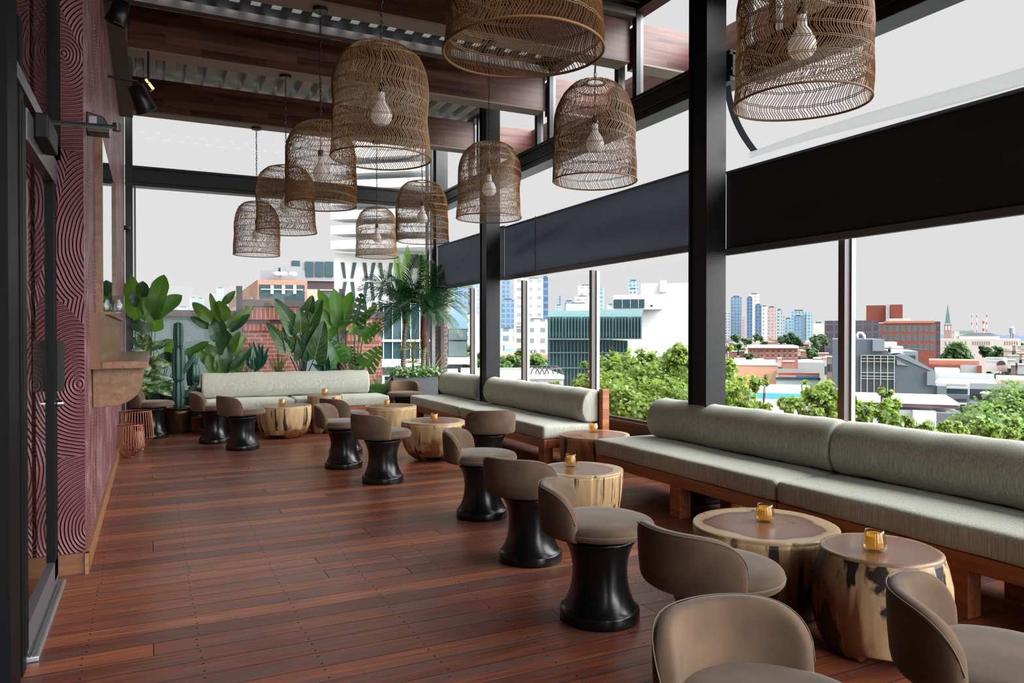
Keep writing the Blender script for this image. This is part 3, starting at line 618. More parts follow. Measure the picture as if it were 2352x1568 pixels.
def stump_top(name, R_, ring, heart=(.15, .072, .042), sap=(.46, .33, .19), seed=0):
    m = mat(name, rough=.3, coat=.12, spec=.4); t, b = nodes(m)
    tc = N(t, 'ShaderNodeTexCoord'); mp = N(t, 'ShaderNodeMapping'); mp.inputs['Location'].default_value = (0, 0, seed); t.links.new(tc.outputs['Object'], mp.inputs[0])
    ln = N(t, 'ShaderNodeVectorMath', operation='LENGTH'); sp = N(t, 'ShaderNodeSeparateXYZ'); t.links.new(tc.outputs['Object'], sp.inputs[0]); cb = N(t, 'ShaderNodeCombineXYZ'); t.links.new(sp.outputs['X'], cb.inputs[0]); t.links.new(sp.outputs['Y'], cb.inputs[1]); t.links.new(cb.outputs[0], ln.inputs[0])
    n = N(t, 'ShaderNodeTexNoise'); n.inputs['Scale'].default_value = 2.6; n.inputs['Detail'].default_value = 3; t.links.new(mp.outputs[0], n.inputs['Vector'])
    rr = mth(t, 'ADD', mth(t, 'DIVIDE', ln.outputs['Value'], R_), mth(t, 'MULTIPLY', mth(t, 'SUBTRACT', n.outputs['Fac'], .5), .55))
    cr = N(t, 'ShaderNodeValToRGB'); e = cr.color_ramp.elements
    e[0].position = 0; e[0].color = (heart[0]*1.4, heart[1]*1.4, heart[2]*1.3, 1); e[1].position = 1; e[1].color = (*sap, 1)
    q = e.new(ring-.18); q.color = (heart[0]*1.25, heart[1]*1.2, heart[2]*1.15, 1); q = e.new(ring-.03); q.color = (heart[0]*.75, heart[1]*.7, heart[2]*.72, 1); q = e.new(ring+.01); q.color = (sap[0]*.95, sap[1]*.85, sap[2]*.8, 1)
    t.links.new(rr, cr.inputs[0])
    w = mth(t, 'SINE', mth(t, 'MULTIPLY', rr, 90)); g = mth(t, 'ADD', .94, mth(t, 'MULTIPLY', w, .06))
    v = N(t, 'ShaderNodeVectorMath', operation='SCALE'); t.links.new(cr.outputs[0], v.inputs[0]); t.links.new(g, v.inputs['Scale'])
    vo = N(t, 'ShaderNodeTexVoronoi', feature='DISTANCE_TO_EDGE'); vo.inputs['Scale'].default_value = 3.0; nd = N(t, 'ShaderNodeVectorMath', operation='MULTIPLY_ADD'); n4 = N(t, 'ShaderNodeTexNoise'); n4.inputs['Scale'].default_value = 8; t.links.new(tc.outputs['Object'], n4.inputs['Vector']); t.links.new(n4.outputs['Color'], nd.inputs[0]); nd.inputs[1].default_value = (.2, .2, .2); t.links.new(mp.outputs[0], nd.inputs[2]); t.links.new(nd.outputs[0], vo.inputs['Vector'])
    ck = mth(t, 'MULTIPLY', mth(t, 'LESS_THAN', vo.outputs['Distance'], .006), mth(t, 'GREATER_THAN', n.outputs['Fac'], .53))
    mx = N(t, 'ShaderNodeMixRGB'); t.links.new(ck, mx.inputs[0]); t.links.new(v.outputs[0], mx.inputs[1]); mx.inputs[2].default_value = (.02, .01, .008, 1); t.links.new(mx.outputs[0], b.inputs['Base Color'])
    return m
LIGHT = (.60, .42, .22); DRK = (.022, .015, .012); RED = (.20, .070, .030)
def table(px, d, R_, h, shape, label, seed, side, ring=.84, cracks=(), feet=True, thr=.6):
    r = (px-1176)/F*d; c = rt*r+fw0*d; t = thing('stump_table', label, 'table', (c.x, c.y, 0), group='solid wood stump tables')
    rr = random.Random(seed); ph = [rr.uniform(0, 6.3) for _ in range(4)]
    prof = {'drum': [(.80, 0), (.86, .06), (.90, .14), (.94, .30), (.975, .5), (.99, .75), (1, .96)],
            'barrel': [(.70, 0), (.84, .04), (.95, .14), (1.03, .30), (1.06, .5), (1.04, .72), (.98, .88), (.93, .97)],
            'bowl': [(.42, 0), (.62, .06), (.78, .16), (.90, .32), (.965, .5), (.99, .72), (1, .96)],
            'pot': [(.60, 0), (.72, .04), (.83, .15), (.93, .33), (.98, .55), (1, .8), (1, .96)],
            'tall': [(.78, 0), (.84, .1), (.90, .25), (.95, .5), (.98, .75), (1, .97)]}[shape]
    def wob(a): return 1+.014*math.sin(2*a+ph[0])+.010*math.sin(3*a+ph[1])+.006*math.sin(5*a+ph[2])
    def rf(a, z, q):
        cut = 0
        for ca in cracks:
            da = (a-ca+math.pi) % (2*math.pi)-math.pi; cut = max(cut, 1-abs(da)/.028)
        k = wob(a)*q-.02*max(0, cut)
        low = max(0, 1-z/(.12*h)) if feet else 0
        arch = max(0, math.cos(3*a+ph[3]))**.6*.085*low
        return (k-.05*arch/.085*low*R_*.4, z+arch)
    P = []
    for (a, za), (b, zb) in zip(prof, prof[1:]):
        for k in range(4): u = k/4; P.append((R_*(a+(b-a)*u), h*(za+(zb-za)*u)))
    P.append((R_*prof[-1][0], h*prof[-1][1])); rt_ = R_*prof[-1][0]
    m = MB(); m.lathe(P, 120, rf=rf, capt=True); m.build('trunk', side, t, world=False, smooth=True)
    z0 = h*prof[-1][1]
    def rf2(a, z, q):
        k = wob(a)*q
        for ca in cracks:
            da = (a-ca+math.pi) % (2*math.pi)-math.pi; k -= .016*max(0, 1-abs(da)/.02)*(q/rt_)**4
        return (k, z)
    m = MB(); m.lathe([(rt_, z0), (rt_, h-.006), (rt_-.002, h-.002), (rt_-.006, h), (rt_*.9, h), (rt_*.6, h), (rt_*.3, h), (.01, h)], 120, rf=rf2, capb=False); m.build('tabletop', stump_top('stump_top_%d' % seed, rt_, ring, seed=seed*3.1), t, world=False, auto=40)
    return t
S_ = lambda i, **k: stump_side('stump_bark_%d' % i, k.get('base', LIGHT), k.get('dark', DRK), k.get('red', RED), i*3.7, k.get('streak', (9, 9, 1.1)), k.get('thr', .60), k.get('redthr', .5), k.get('zc', .45))
TB = []
TB.append(table(1757, 3.72, .355, .40, 'drum', 'big stump table with pale rim, cracked edge and reddish side, near the window bench', 1, S_(1, redthr=.42, thr=.60), ring=.80, cracks=(4.30, 4.9, 3.5)))
TB.append(table(2024, 3.16, .262, .44, 'barrel', 'barrel shaped stump table nearest the camera, with blotchy dark bark', 2, S_(2, streak=(9, 9, 2.8), thr=.50, redthr=.49, base=(.62, .44, .25)), ring=1.1))
TB.append(table(1333, 5.26, .30, .40, 'pot', 'pale stump table with bold dark vertical streaks, between stools and bench end', 3, S_(3, thr=.545, streak=(20, 20, 1.3), redthr=.9), ring=.84, cracks=(4.5,)))
TB.append(table(1366, 7.10, .335, .40, 'drum', 'brown streaked stump table tucked between the two window benches', 4, S_(4, base=(.38, .20, .10), thr=.55, redthr=.5), ring=.9, feet=False))
TB.append(table(995, 8.05, .345, .42, 'bowl', 'bowl shaped stump table with a reddish foot, before the far window bench', 5, S_(5, streak=(12, 12, 2), thr=.60, redthr=.36, zc=1.0), ring=.80))
TB.append(table(898, 9.75, .34, .42, 'drum', 'plain pale stump table behind the bowl shaped one', 6, S_(6, thr=.72, redthr=.9), ring=.86, feet=False))
TB.append(table(652, 9.80, .345, .42, 'pot', 'stump table with a reddish arch mark and dark streaks, before the far sofa', 7, S_(7, streak=(15, 15, 1.2), thr=.57, redthr=.40, zc=.8), ring=.84))
TB.append(table(746, 10.25, .232, .52, 'tall', 'narrow taller stump table at the middle of the far sofa', 8, S_(8, thr=.60, redthr=.36, zc=1.0, base=(.55, .36, .18)), ring=.95))
# ---------------------------------------------------------------- candle glasses
def amber(name, col, k):
    m = glass_mat(name, col, k, .04); return m
CLR = amber('clear_fluted_glass', (.96, .90, .76), 2.2); AMB = mat('amber_fluted_liner', (.80, .58, .20), .3, coat=.4)
nt = AMB.node_tree; tr_a = N(nt, 'ShaderNodeBsdfTransparent'); tr_a.inputs[0].default_value = (1, .88, .50, 1); tl_a = N(nt, 'ShaderNodeBsdfTranslucent'); tl_a.inputs[0].default_value = (1, .78, .30, 1); ma = N(nt, 'ShaderNodeMixShader'); mb_ = N(nt, 'ShaderNodeMixShader'); nt.links.new(nt.nodes['Principled BSDF'].outputs[0], ma.inputs[1]); nt.links.new(tl_a.outputs[0], ma.inputs[2]); nt.links.new(ma.outputs[0], mb_.inputs[1]); nt.links.new(tr_a.outputs[0], mb_.inputs[2]); mb_.inputs[0].default_value = .35; nt.links.new(mb_.outputs[0], nt.nodes['Material Output'].inputs[0])
vt0 = thing('candle_glass', 'x', 'candle holder')
m = MB(); fl = lambda a, z, r: (r*(1+.022*math.cos(24*a)), z)
m.lathe([(.030, 0), (.040, .004), (.047, .016), (.048, .030), (.044, .055), (.038, .080), (.036, .090), (.0345, .090), (.0345, .086), (.040, .055), (.044, .030), (.040, .018), (.02, .014)], 96, rf=fl, capt=True); m.build('glass', CLR, vt0, world=False, smooth=True)
m = MB(); m.lathe([(.02, .0155), (.030, .017), (.033, .03), (.031, .056), (.0295, .078), (.028, .078), (.028, .062), (.004, .062)], 120, rf=lambda a, z, r: (r*(1+.05*math.cos(20*a)), z)); m.build('amber_liner', AMB, vt0, world=False, smooth=True)
m = MB(); m.lathe([(.027, .0625), (.026, .066), (.003, .067)], 20); wx = m.build('wax', mat('amber_wax', (.75, .55, .25), .5), vt0, world=False); m = MB(); m.tube([(0, 0, .066), (.001, 0, .076)], .001, 5); m.build('wick', BLACK, wx, world=False)
CP = [(1757, 1198, 0, 'on the big cracked stump table'), (2008, 1266, 1, 'on the barrel shaped stump table nearest the camera'), (1311, 1071, 2, 'on the bold streaked stump table'), (1363, 992, 3, 'on the brown table between the two benches'),
      (998, 968, 4, 'on the bowl shaped stump table'), (889, 933, 5, 'on the plain pale stump table behind the bowl shaped one'), (648, 930, 6, 'on the stump table with the arch mark'), (746, 906, 7, 'on the narrow taller stump')]
for i, (px, py, k, w) in enumerate(CP):
    o = vt0 if i == 0 else copy_tree(vt0); tb = TB[k]; hz = (.40, .44, .40, .40, .42, .42, .42, .52)[k]
    p = onZ(px, py, hz); lim = .6*(.355, .262, .30, .335, .345, .34, .345, .232)[k]; v = Vector((p.x-tb.location.x, p.y-tb.location.y))
    if v.length > lim: v = v.normalized()*lim
    o.location = (tb.location.x+v.x, tb.location.y+v.y, hz); o.rotation_euler = (0, 0, i*.7)
    o['label'] = 'small fluted amber candle glass ' + w; o['group'] = 'amber candle glasses on the stump tables'
# ---------------------------------------------------------------- benches
FAB = fabric_mat('sage_woven_fabric', (.31, .325, .27), (.58, .595, .51)); 
RW = wood_mat('reddish_bench_wood', (.24, .068, .026), (.46, .17, .065), 'Y', rough=.35); RWX = wood_mat('reddish_bench_wood_cross', (.24, .068, .026), (.46, .17, .065), 'X', rough=.35)
def cushion(x0, x1, y0, y1, z0, z1, r=.03, puff=.010, seed=0, nx=14, ny=34):
    """box cushion with rounded edges and a slightly puffed top"""
    m = MB(); vs = []; fs = []; rr = random.Random(seed); ph = [rr.uniform(0, 6) for _ in range(4)]
    cx, cy, cz = (x0+x1)/2, (y0+y1)/2, (z0+z1)/2; hx, hy, hz = (x1-x0)/2, (y1-y0)/2, (z1-z0)/2
    import itertools
    grid = {}
    def key(p): return (round(p[0], 5), round(p[1], 5), round(p[2], 5))
    def vert(u, v, w):
        p = Vector((u*hx, v*hy, w*hz)); q = Vector((max(-hx+r, min(hx-r, p.x)), max(-hy+r, min(hy-r, p.y)), max(-hz+r, min(hz-r, p.z))))
        dlt = p-q
        if dlt.length > 1e-9: p = q+dlt.normalized()*r
        k = (1-u*u)*(1-v**6)
        if w > .5: p.z += puff*k*(1+.35*math.sin(4*v*hy+ph[0])+.2*math.sin(9*v*hy*u+ph[1]))
        p.x += .004*math.sin(11*v*hy+ph[2])*(abs(u) > .8); 
        kk = key((u, v, w))
        if kk not in grid: grid[kk] = len(vs); vs.append((cx+p.x, cy+p.y, cz+p.z))
        return grid[kk]
    def ramp(n, h):
        e = r/h; xs = [-1, -1+e*.35, -1+e]; k = max(2, n); xs += [-1+e+(2-2*e)*i/k for i in range(1, k)]; return xs+[1-e, 1-e*.35, 1]
    U, V, W_ = ramp(nx, hx), ramp(ny, hy), ramp(3, hz)
    def face(A, B, f):
        for i in range(len(A)-1):
            for j in range(len(B)-1): fs.append((f(A[i], B[j]), f(A[i+1], B[j]), f(A[i+1], B[j+1]), f(A[i], B[j+1])))
    face(U, V, lambda a, b: vert(a, b, 1)); face(V, U, lambda a, b: vert(b, a, -1))
    face(V, W_, lambda a, b: vert(1, a, b)); face(W_, V, lambda a, b: vert(-1, b, a))
    face(W_, U, lambda a, b: vert(b, 1, a)); face(U, W_, lambda a, b: vert(a, -1, b))
    m.add(vs, fs); return m
def bolster(y0, y1, xf, xb, z0, z1, seed=0, ax='Y', er=.04):
    """back cushion with a flat back and a round front, ends slightly rounded"""
    rr = random.Random(seed); ph = [rr.uniform(0, 6) for _ in range(4)]
    sec = [(xb, z0), (xb, z1-.02), (xb-.015, z1-.004)]
    n = 16; w = xb-.03-xf
    for k in range(n+1):
        a = math.pi/2*k/n; sec.append((xb-.03-w*math.sin(a)**.85, z0+.36*(z1-z0)+(1-.36)*(z1-z0)*math.cos(a)**.9 if k < n else z0+.36*(z1-z0)))
    for k in range(1, 8): u = k/8; sec.append((xf+.055*u**1.6, z0+.36*(z1-z0)*(1-u)))
    sec.append((xf+.075, z0+.002)); S = len(sec); cx = (xf+xb)/2; cz = (z0+z1)/2
    ys = [0, .12, .35, .7, 1.0]; L = y1-y0; Y = [y0+er*q for q in ys]; k = max(8, int(L/.06)); Y += [y0+er+(L-2*er)*i/k for i in range(1, k)]; Y += [y1-er*q for q in reversed(ys)]
    vs = []; fs = []
    for y in Y:
        e = min(1, min(y-y0, y1-y)/er); s = .86+.14*math.sqrt(max(0, 1-(1-e)**2)); wr = .0035*math.sin(9*y+ph[0])+.0025*math.sin(23*y+ph[1])
        for i, (x, z) in enumerate(sec):
            X = cx+(x-cx)*(s+(wr*3 if i > 2 else 0)); Z = cz+(z-cz)*s+(wr if i > 2 else 0)
            vs.append((X, y, Z) if ax == 'Y' else (y, X, Z))
    for j in range(len(Y)-1):
        for i in range(S): fs.append((j*S+i, j*S+(i+1) % S, (j+1)*S+(i+1) % S, (j+1)*S+i))
    fs.append(tuple(range(S-1, -1, -1))); fs.append(tuple((len(Y)-1)*S+i for i in range(S)))
    m = MB(); m.add(vs, fs); return m
def bench(label, ycuts, xf=3.467, name='window_bench', backs=None, legs=(), endpost=None, xb=4.10):
    y0, y1 = ycuts[0], ycuts[-1]
    t = thing(name, label, 'bench', (xf, y0, 0), group='sage upholstered benches with reddish wooden frames')
    m = MB()
    for a, b in zip(ycuts, ycuts[1:]): m.box(xf, xf+.04, a+.004, b-.004, .232, .315)
    m.box(xf+.04, 4.16, y0, y0+.045, .232, .315); m.box(xf+.04, 4.16, y1-.045, y1, .232, .315); m.box(xf+.04, 4.16, y0+.05, y1-.05, .285, .30)
    m.build('seat_frame', RW, t, bevel=.004)
    for y in legs:
        for x in (xf+.01, 3.96):
            m = MB(); m.box(x, x+.10, y, y+.12, 0, .235); m.build('leg', RW, t, bevel=.004)
    for i, (a, b) in enumerate(zip(ycuts, ycuts[1:])):
        cushion(xf-.012, 4.09 if not (a < 9.1 < b) else 4.09, a+.004, b-.004, .315, .452, seed=i, puff=.012).build('seat_cushion', FAB, t, smooth=True)
    for i, (a, b) in enumerate(backs or zip(ycuts, ycuts[1:])):
        bolster(a+.004, b-.004, 3.90, xb, .462, .795, seed=i+5).build('back_cushion', FAB, t, smooth=True)
    for a, b in (backs or [(y0, y1)]):
        m = MB(); m.box(xb+.005, xb+.07, a-.0, b+.0, .235, .775); m.build('back_frame', RW, t, bevel=.004)
    return t
bench('long sage bench under the nearest window bay, running out of the frame', [-.75, 1.32, 3.39, 5.46], legs=(-.6, 2.2, 4.33), backs=[(-.75, 1.32), (1.325, 3.38), (3.385, 5.33)])
b2 = bench('sage window bench interrupted by the slender steel column, next to the palms', [6.40, 8.62, 10.60], legs=(6.42, 8.55, 10.3), backs=[(6.40, 8.90), (9.22, 10.60)])
m = MB(); m.box(4.10, 4.18, 6.33, 6.398, .235, .80); m.build('end_post', RWX, b2, bevel=.004)
# far sofa, facing the room
t = thing('far_sofa', 'long sage sofa backed against the planters at the far glass wall', 'sofa', (2, 10.7, 0), group=None)
SX0, SX1 = .62, 2.95
def c_x(y0, y1): pass
for i, (a, b) in enumerate(((SX0+.02, (SX0+SX1)/2+.02), ((SX0+SX1)/2+.025, SX1+.22))):
    cm = cushion(10.66, 11.28, a, b, .315, .452, seed=i+3, puff=.012); cm.v = [(y, x, z) for x, y, z in cm.v]; cm.f = [tuple(reversed(f)) for f in cm.f]
    cm.build('seat_cushion', FAB, t, smooth=True)
bm = bolster(SX0, SX1+.04, 11.10, 11.30, .462, .81, seed=9, ax='X'); bm.f = [tuple(reversed(f)) for f in bm.f]; bm.build('back_cushion', FAB, t, smooth=True)
m = MB(); m.box(SX0+.02, SX1+.2, 10.68, 10.72, .232, .315); m.box(SX0+.02, SX0+.07, 10.7, 11.3, .232, .315); m.box(SX1+.15, SX1+.2, 10.7, 11.3, .232, .315); m.box(SX0+.02, SX1+.2, 11.27, 11.31, .232, .315); m.box(SX0+.05, SX1+.16, 10.72, 11.27, .285, .30); m.build('seat_frame', RWX, t, bevel=.004)
m = MB(); m.box(SX0, SX1+.04, 11.305, 11.36, .235, .79); m.build('back_frame', RWX, t, bevel=.004)
for x in (SX0+.05, SX1+.05):
    for y in (10.69, 11.16): m = MB(); m.box(x, x+.1, y, y+.1, 0, .232); m.build('leg', RWX, t, bevel=.004)
# ---------------------------------------------------------------- copper wire lanterns
COP = mat('copper_wire', (.36, .13, .075), .35, .6)
def lantern(px, y, r, h, label, n=34, ybot=None):
    p = onZ(px, ybot, 0); t = thing('wire_lantern', label, 'lantern', (p.x, p.y, 0), group='copper wire lanterns by the pink wall')
    p0 = [(.35, .012), (1.0, .33), (.84, 1.0)]; m = MB()
    for k in range(n):
        a = 2*math.pi*k/n; m.tube([(r*q*math.cos(a), r*q*math.sin(a), max(.008, h*z)) for q, z in p0], .0032, 5)
    m.build('wires', COP, t, world=False)
    for q, z, w in ((.35, .006/h, .005), (.84, 1.0, .006)):
        m = MB(); m.tube([(r*q*math.cos(2*math.pi*k/40), r*q*math.sin(2*math.pi*k/40), max(.006, h*z)) for k in range(40)], w, 6, close=True); m.build('rim', COP, t, world=False)
    m = MB(); m.lathe([(.35*r, .004), (.35*r, .009)], 24); fp = m.build('floor_plate', COP, t, world=False)
    return t, p
t1, p1_ = lantern(314, 9.2, .185, .46, 'taller copper wire lantern with a cream candle inside, behind the shorter one', ybot=1034)
c1 = thing('pillar_candle', 'cream pillar candle standing inside the taller wire lantern', 'candle', (p1_.x+.03, p1_.y-.02, .010)); m = MB(); m.lathe([(.045, 0), (.046, .20), (.040, .215), (.01, .205)], 24); m.build('wax', mat('cream_wax', (.80, .72, .55), .5), c1, world=False, smooth=True); m = MB(); m.tube([(0, 0, .2), (.002, 0, .222)], .0015, 5); m.build('wick', BLACK, c1, world=False)
lantern(298, 8.6, .150, .36, 'shorter copper wire lantern leaning close to the baseboard', ybot=1050)
# ---------------------------------------------------------------- rattan pendant lamps
RAT = mat('rattan_strands', (.34, .19, .08), .5, noise=(5, (.19, .095, .035), .3)); RATD = mat('rattan_bands', (.26, .14, .055), .55)
LH, LR = .70, .300
def lprof(u):      # u 0 bottom .. 1 top
    if u < .60: return LR*(1-.03*u-.02*math.sin(u*5)), u*LH
    v = (u-.60)/.40; a = v*math.pi/2*.97
    return LR*.975*math.cos(a)**.62 if v < 1 else .03, LH*(.60+.40*math.sin(a)**1.12)
def lampshade(seed, NS=140, LV=10):
    rr = random.Random(seed); m = MB(); A = .115
    ph = [rr.uniform(0, 6.3) for _ in range(4)]
    def wob(a, u): return 1+.020*math.sin(3*a+ph[0]+4*u)+.022*math.sin(2*a+ph[1])+.014*math.sin(7*u+ph[2])+.008*math.sin(19*u+a)
    def skew(a, u): return .012*math.sin(2*a+ph[3])*(1 if 0 < u < 1 else 0)
    def P(a, u):
        r, z = lprof(max(0, min(1, u))); k = wob(a, u); return (r*k*math.cos(a), r*k*math.sin(a), z+skew(a, u)*math.sin(math.pi*u))
    seg = 3
    for s in range(NS):
        a0 = 2*math.pi*s/NS+rr.uniform(-.010, .010); pts = []; top = 1.0 if s % 4 == 0 else (.93 if s % 2 == 0 else .84)
        for l in range(LV):
            for j in range(seg):
                u = (l+j/seg)/LV
                if u > top: break
                f = j/seg; tri = (f if l % 2 == 0 else 1-f); s_ = tri+(.16*math.sin(2*math.pi*f)*(1 if l % 2 == 0 else -1))*-.5
                pts.append(P(a0+A*s_+.25*A*math.sin(ph[0]+l), u))
        if top == 1.0: pts.append(P(a0, .995))
        if len(pts) > 2: m.tube(pts, .0024, 3, cap=False)
    m2 = MB()
    for l in range(1, LV):
        u = l/LV
        for dz in (-.004, .004):
            pts = []
            for k in range(72):
                a = 2*math.pi*k/72; p = Vector(P(a, u+.010*math.sin(2*a+ph[1]+l))); p.z += dz+.0025*math.sin(24*a+l); pts.append(p*1.0)
            m2.tube(pts, .0020, 4, close=True)
    rim = MB()
    for dz, q in ((.002, .0055),):
        rim.tube([Vector(P(2*math.pi*k/72, 0))+Vector((0, 0, dz)) for k in range(72)], q, 6, close=True)
    tr_ = MB(); tr_.tube([Vector(P(2*math.pi*k/24, .985)) for k in range(24)], .006, 5, close=True)
    return m, m2, rim, tr_
def lamp_proto(seed):
    t = thing('pendant_lamp', 'x', 'pendant lamp')
    a, b, c, e_ = lampshade(seed)
    s = a.build('shade', RAT, t, world=False); b.build('woven_band', RATD, s, world=False); c.build('rim', RATD, s, world=False, smooth=True); e_.build('top_ring', RATD, s, world=False, smooth=True)
    m = MB(); m.lathe([(.018, .412), (.021, .408), (.022, .37), (.024, .355), (.036, .335), (.054, .305), (.064, .272), (.062, .245), (.048, .222), (.025, .209), (.005, .206)], 28)
    bm_ = mat('frosted_bulb_glass', (.88, .88, .86), .35, coat=.3); bq = bm_.node_tree.nodes['Principled BSDF']; bq.inputs['Emission Color'].default_value = (1, .95, .88, 1); bq.inputs['Emission Strength'].default_value = .12; m.build('bulb', bm_, t, world=False, smooth=True)
    m = MB(); m.lathe([(.021, .408), (.023, .412), (.023, .455), (.012, .468)], 18); m.build('socket', BLACK, t, world=False, smooth=True)
    m = MB(); m.tube([(.012*math.cos(k*.9)*.25, .012*math.sin(k*.9)*.25, .465+k*.0115) for k in range(20)], .0055, 6); m.build('cord', mat('tan_cord', (.34, .22, .11), .8), t, world=False)
    return t
def chain_mesh(length):
    m = MB(); L = .046; n = int(length/(L*.78))
    for k in range(n):
        z = k*L*.78+L/2; pts = []
        for j in range(8):
            a = 2*math.pi*j/8; x = .0095*math.cos(a); zz = L/2*math.sin(a); pts.append((x, 0, z+zz) if k % 2 == 0 else (0, x, z+zz))
        m.tube(pts, .0024, 4, close=True)
    m.tube([(.004*math.sin(k*.8), .004*math.cos(k*.8), length*k/24) for k in range(25)], .0026, 4)
    return m
protos = [lamp_proto(3), lamp_proto(11)]; BEAMZ = 4.085; ZR = 2.30
cm_ = {}
LL = [(1.28, 2.53, 0, 'largest looking rattan pendant, cut off by the top edge of the picture'), (1.28, 4.47, 0, 'rattan pendant hanging in the middle of the view with its white bulb plain to see'), (1.28, 6.30, 1, 'rattan pendant third along the door side row, overlapped by the middle one'),
      (1.28, 8.09, 0, 'rattan pendant fourth along the door side row'), (1.25, 10.27, 1, 'smallest looking pendant of the door side row, nearest the far glass'), (2.74, 2.53, 1, 'close rattan pendant hanging against the bright sky above the darkest blind'),
      (2.83, 4.47, 1, 'rattan pendant between the two steel columns, in front of the clerestory'), (2.83, 6.30, 0, 'rattan pendant hanging in front of the slender steel column'), (2.83, 8.20, 1, 'rattan pendant over the palms, fourth of the window side row'), (2.87, 10.27, 0, 'smallest looking pendant of the window side row, above the banana plant')]
first = {0: True, 1: True}
for i, (x, y, k, lab) in enumerate(LL):
    o = protos[k] if first[k] else copy_tree(protos[k]); 
    if first[k]: first[k] = False
    zb = 2.435+(-.03 if i == 4 else .02 if i == 9 else 0)
    o.location = (x, y, zb); o.rotation_euler = (0, 0, i*1.3); o['label'] = lab; o['group'] = 'woven rattan pendant lamps'
    o['category'] = 'pendant lamp'
for o in [q for q in sc.objects if q.get('category') == 'pendant lamp' and q.parent is None]:
    zb = o.location.z; L = BEAMZ-.03-(zb+LH); key = round(L, 3)
    if key not in cm_:
        c = chain_mesh(L).build('chain', BLACK, o, world=False); cm_[key] = c.data
    else:
        c = bpy.data.objects.new('chain', cm_[key]); sc.collection.objects.link(c); c.parent = o
    c.location = (0, 0, LH)
    q = bpy.data.objects.get('ceiling_canopy')
    if q is None:
        m = MB(); m.lathe([(.06, -.03), (.062, -.028), (.062, 0)], 24); c2 = m.build('ceiling_canopy', BLACK, o, world=False)
    else:
        c2 = bpy.data.objects.new('ceiling_canopy', q.data); sc.collection.objects.link(c2); c2.parent = o
    c2.location = (0, 0, BEAMZ-zb)
# ================================================================ PLANTS
def leaf_mat(name, dark, light, vein, vk=16, vs=2.5, vw=.10, rough=.38, trans=.35, speck=None):
    m = bpy.data.materials.new(name); m.use_nodes = True; t = m.node_tree; b = t.nodes['Principled BSDF']; b.inputs['Roughness'].default_value = rough
    uv = N(t, 'ShaderNodeUVMap'); sp = N(t, 'ShaderNodeSeparateXYZ'); t.links.new(uv.outputs[0], sp.inputs[0])
    U = sp.outputs['X']; V = mth(t, 'ABSOLUTE', mth(t, 'SUBTRACT', sp.outputs['Y'], .5))
    fr = mth(t, 'FRACT', mth(t, 'SUBTRACT', mth(t, 'MULTIPLY', U, vk), mth(t, 'MULTIPLY', V, vs*2)))
    ve = mth(t, 'MAXIMUM', mth(t, 'LESS_THAN', fr, vw), mth(t, 'LESS_THAN', V, .022))
    oi = N(t, 'ShaderNodeObjectInfo'); tc = N(t, 'ShaderNodeTexCoord'); n = N(t, 'ShaderNodeTexNoise'); n.inputs['Scale'].default_value = 6; n.inputs['Detail'].default_value = 4; t.links.new(tc.outputs['Object'], n.inputs['Vector'])
    mx = N(t, 'ShaderNodeMixRGB'); t.links.new(mth(t, 'ADD', mth(t, 'MULTIPLY', oi.outputs['Random'], .7), mth(t, 'MULTIPLY', mth(t, 'SUBTRACT', n.outputs['Fac'], .3), .7)), mx.inputs[0]); mx.inputs[1].default_value = (*dark, 1); mx.inputs[2].default_value = (*light, 1)
    m2 = N(t, 'ShaderNodeMixRGB'); t.links.new(mth(t, 'MULTIPLY', ve, .55), m2.inputs[0]); t.links.new(mx.outputs[0], m2.inputs[1]); m2.inputs[2].default_value = (*vein, 1); col = m2.outputs[0]
    if speck:
        n2 = N(t, 'ShaderNodeTexNoise'); n2.inputs['Scale'].default_value = 16; n2.inputs['Detail'].default_value = 5; n2.inputs['Distortion'].default_value = 1; t.links.new(tc.outputs['Object'], n2.inputs['Vector'])
        f = mth(t, 'GREATER_THAN', mth(t, 'SUBTRACT', n2.outputs['Fac'], mth(t, 'MULTIPLY', V, .45)), .44)
        m3 = N(t, 'ShaderNodeMixRGB'); t.links.new(f, m3.inputs[0]); t.links.new(col, m3.inputs[1]); m3.inputs[2].default_value = (*speck, 1); col = m3.outputs[0]
    t.links.new(col, b.inputs['Base Color'])
    tr = N(t, 'ShaderNodeBsdfTranslucent'); hs = N(t, 'ShaderNodeHueSaturation'); hs.inputs['Hue'].default_value = .485; hs.inputs['Value'].default_value = 2.0; hs.inputs['Saturation'].default_value = 1.1; t.links.new(col, hs.inputs['Color']); t.links.new(hs.outputs[0], tr.inputs[0])
    ms = N(t, 'ShaderNodeMixShader'); ms.inputs[0].default_value = trans; o = t.nodes['Material Output']; t.links.new(b.outputs[0], ms.inputs[1]); t.links.new(tr.outputs[0], ms.inputs[2]); t.links.new(ms.outputs[0], o.inputs[0])
    MATS[name] = m; return m
class LB(MB):
    def __init__(s): super().__init__(); s.uv = []
    def add(s, vs, fs, uv=None):
        super().add(vs, fs); s.uv += (uv or [(0, .5)]*len(vs))
    def build(s, name, mt, parent=None, **k):
        o = super().build(name, mt, parent, **k); me = o.data; L = me.uv_layers.new(name='UVMap')
        idx = [0]*len(me.loops); me.loops.foreach_get('vertex_index', idx); flat = []
        for i in idx: flat += s.uv[i]
        L.data.foreach_set('uv', flat); return o
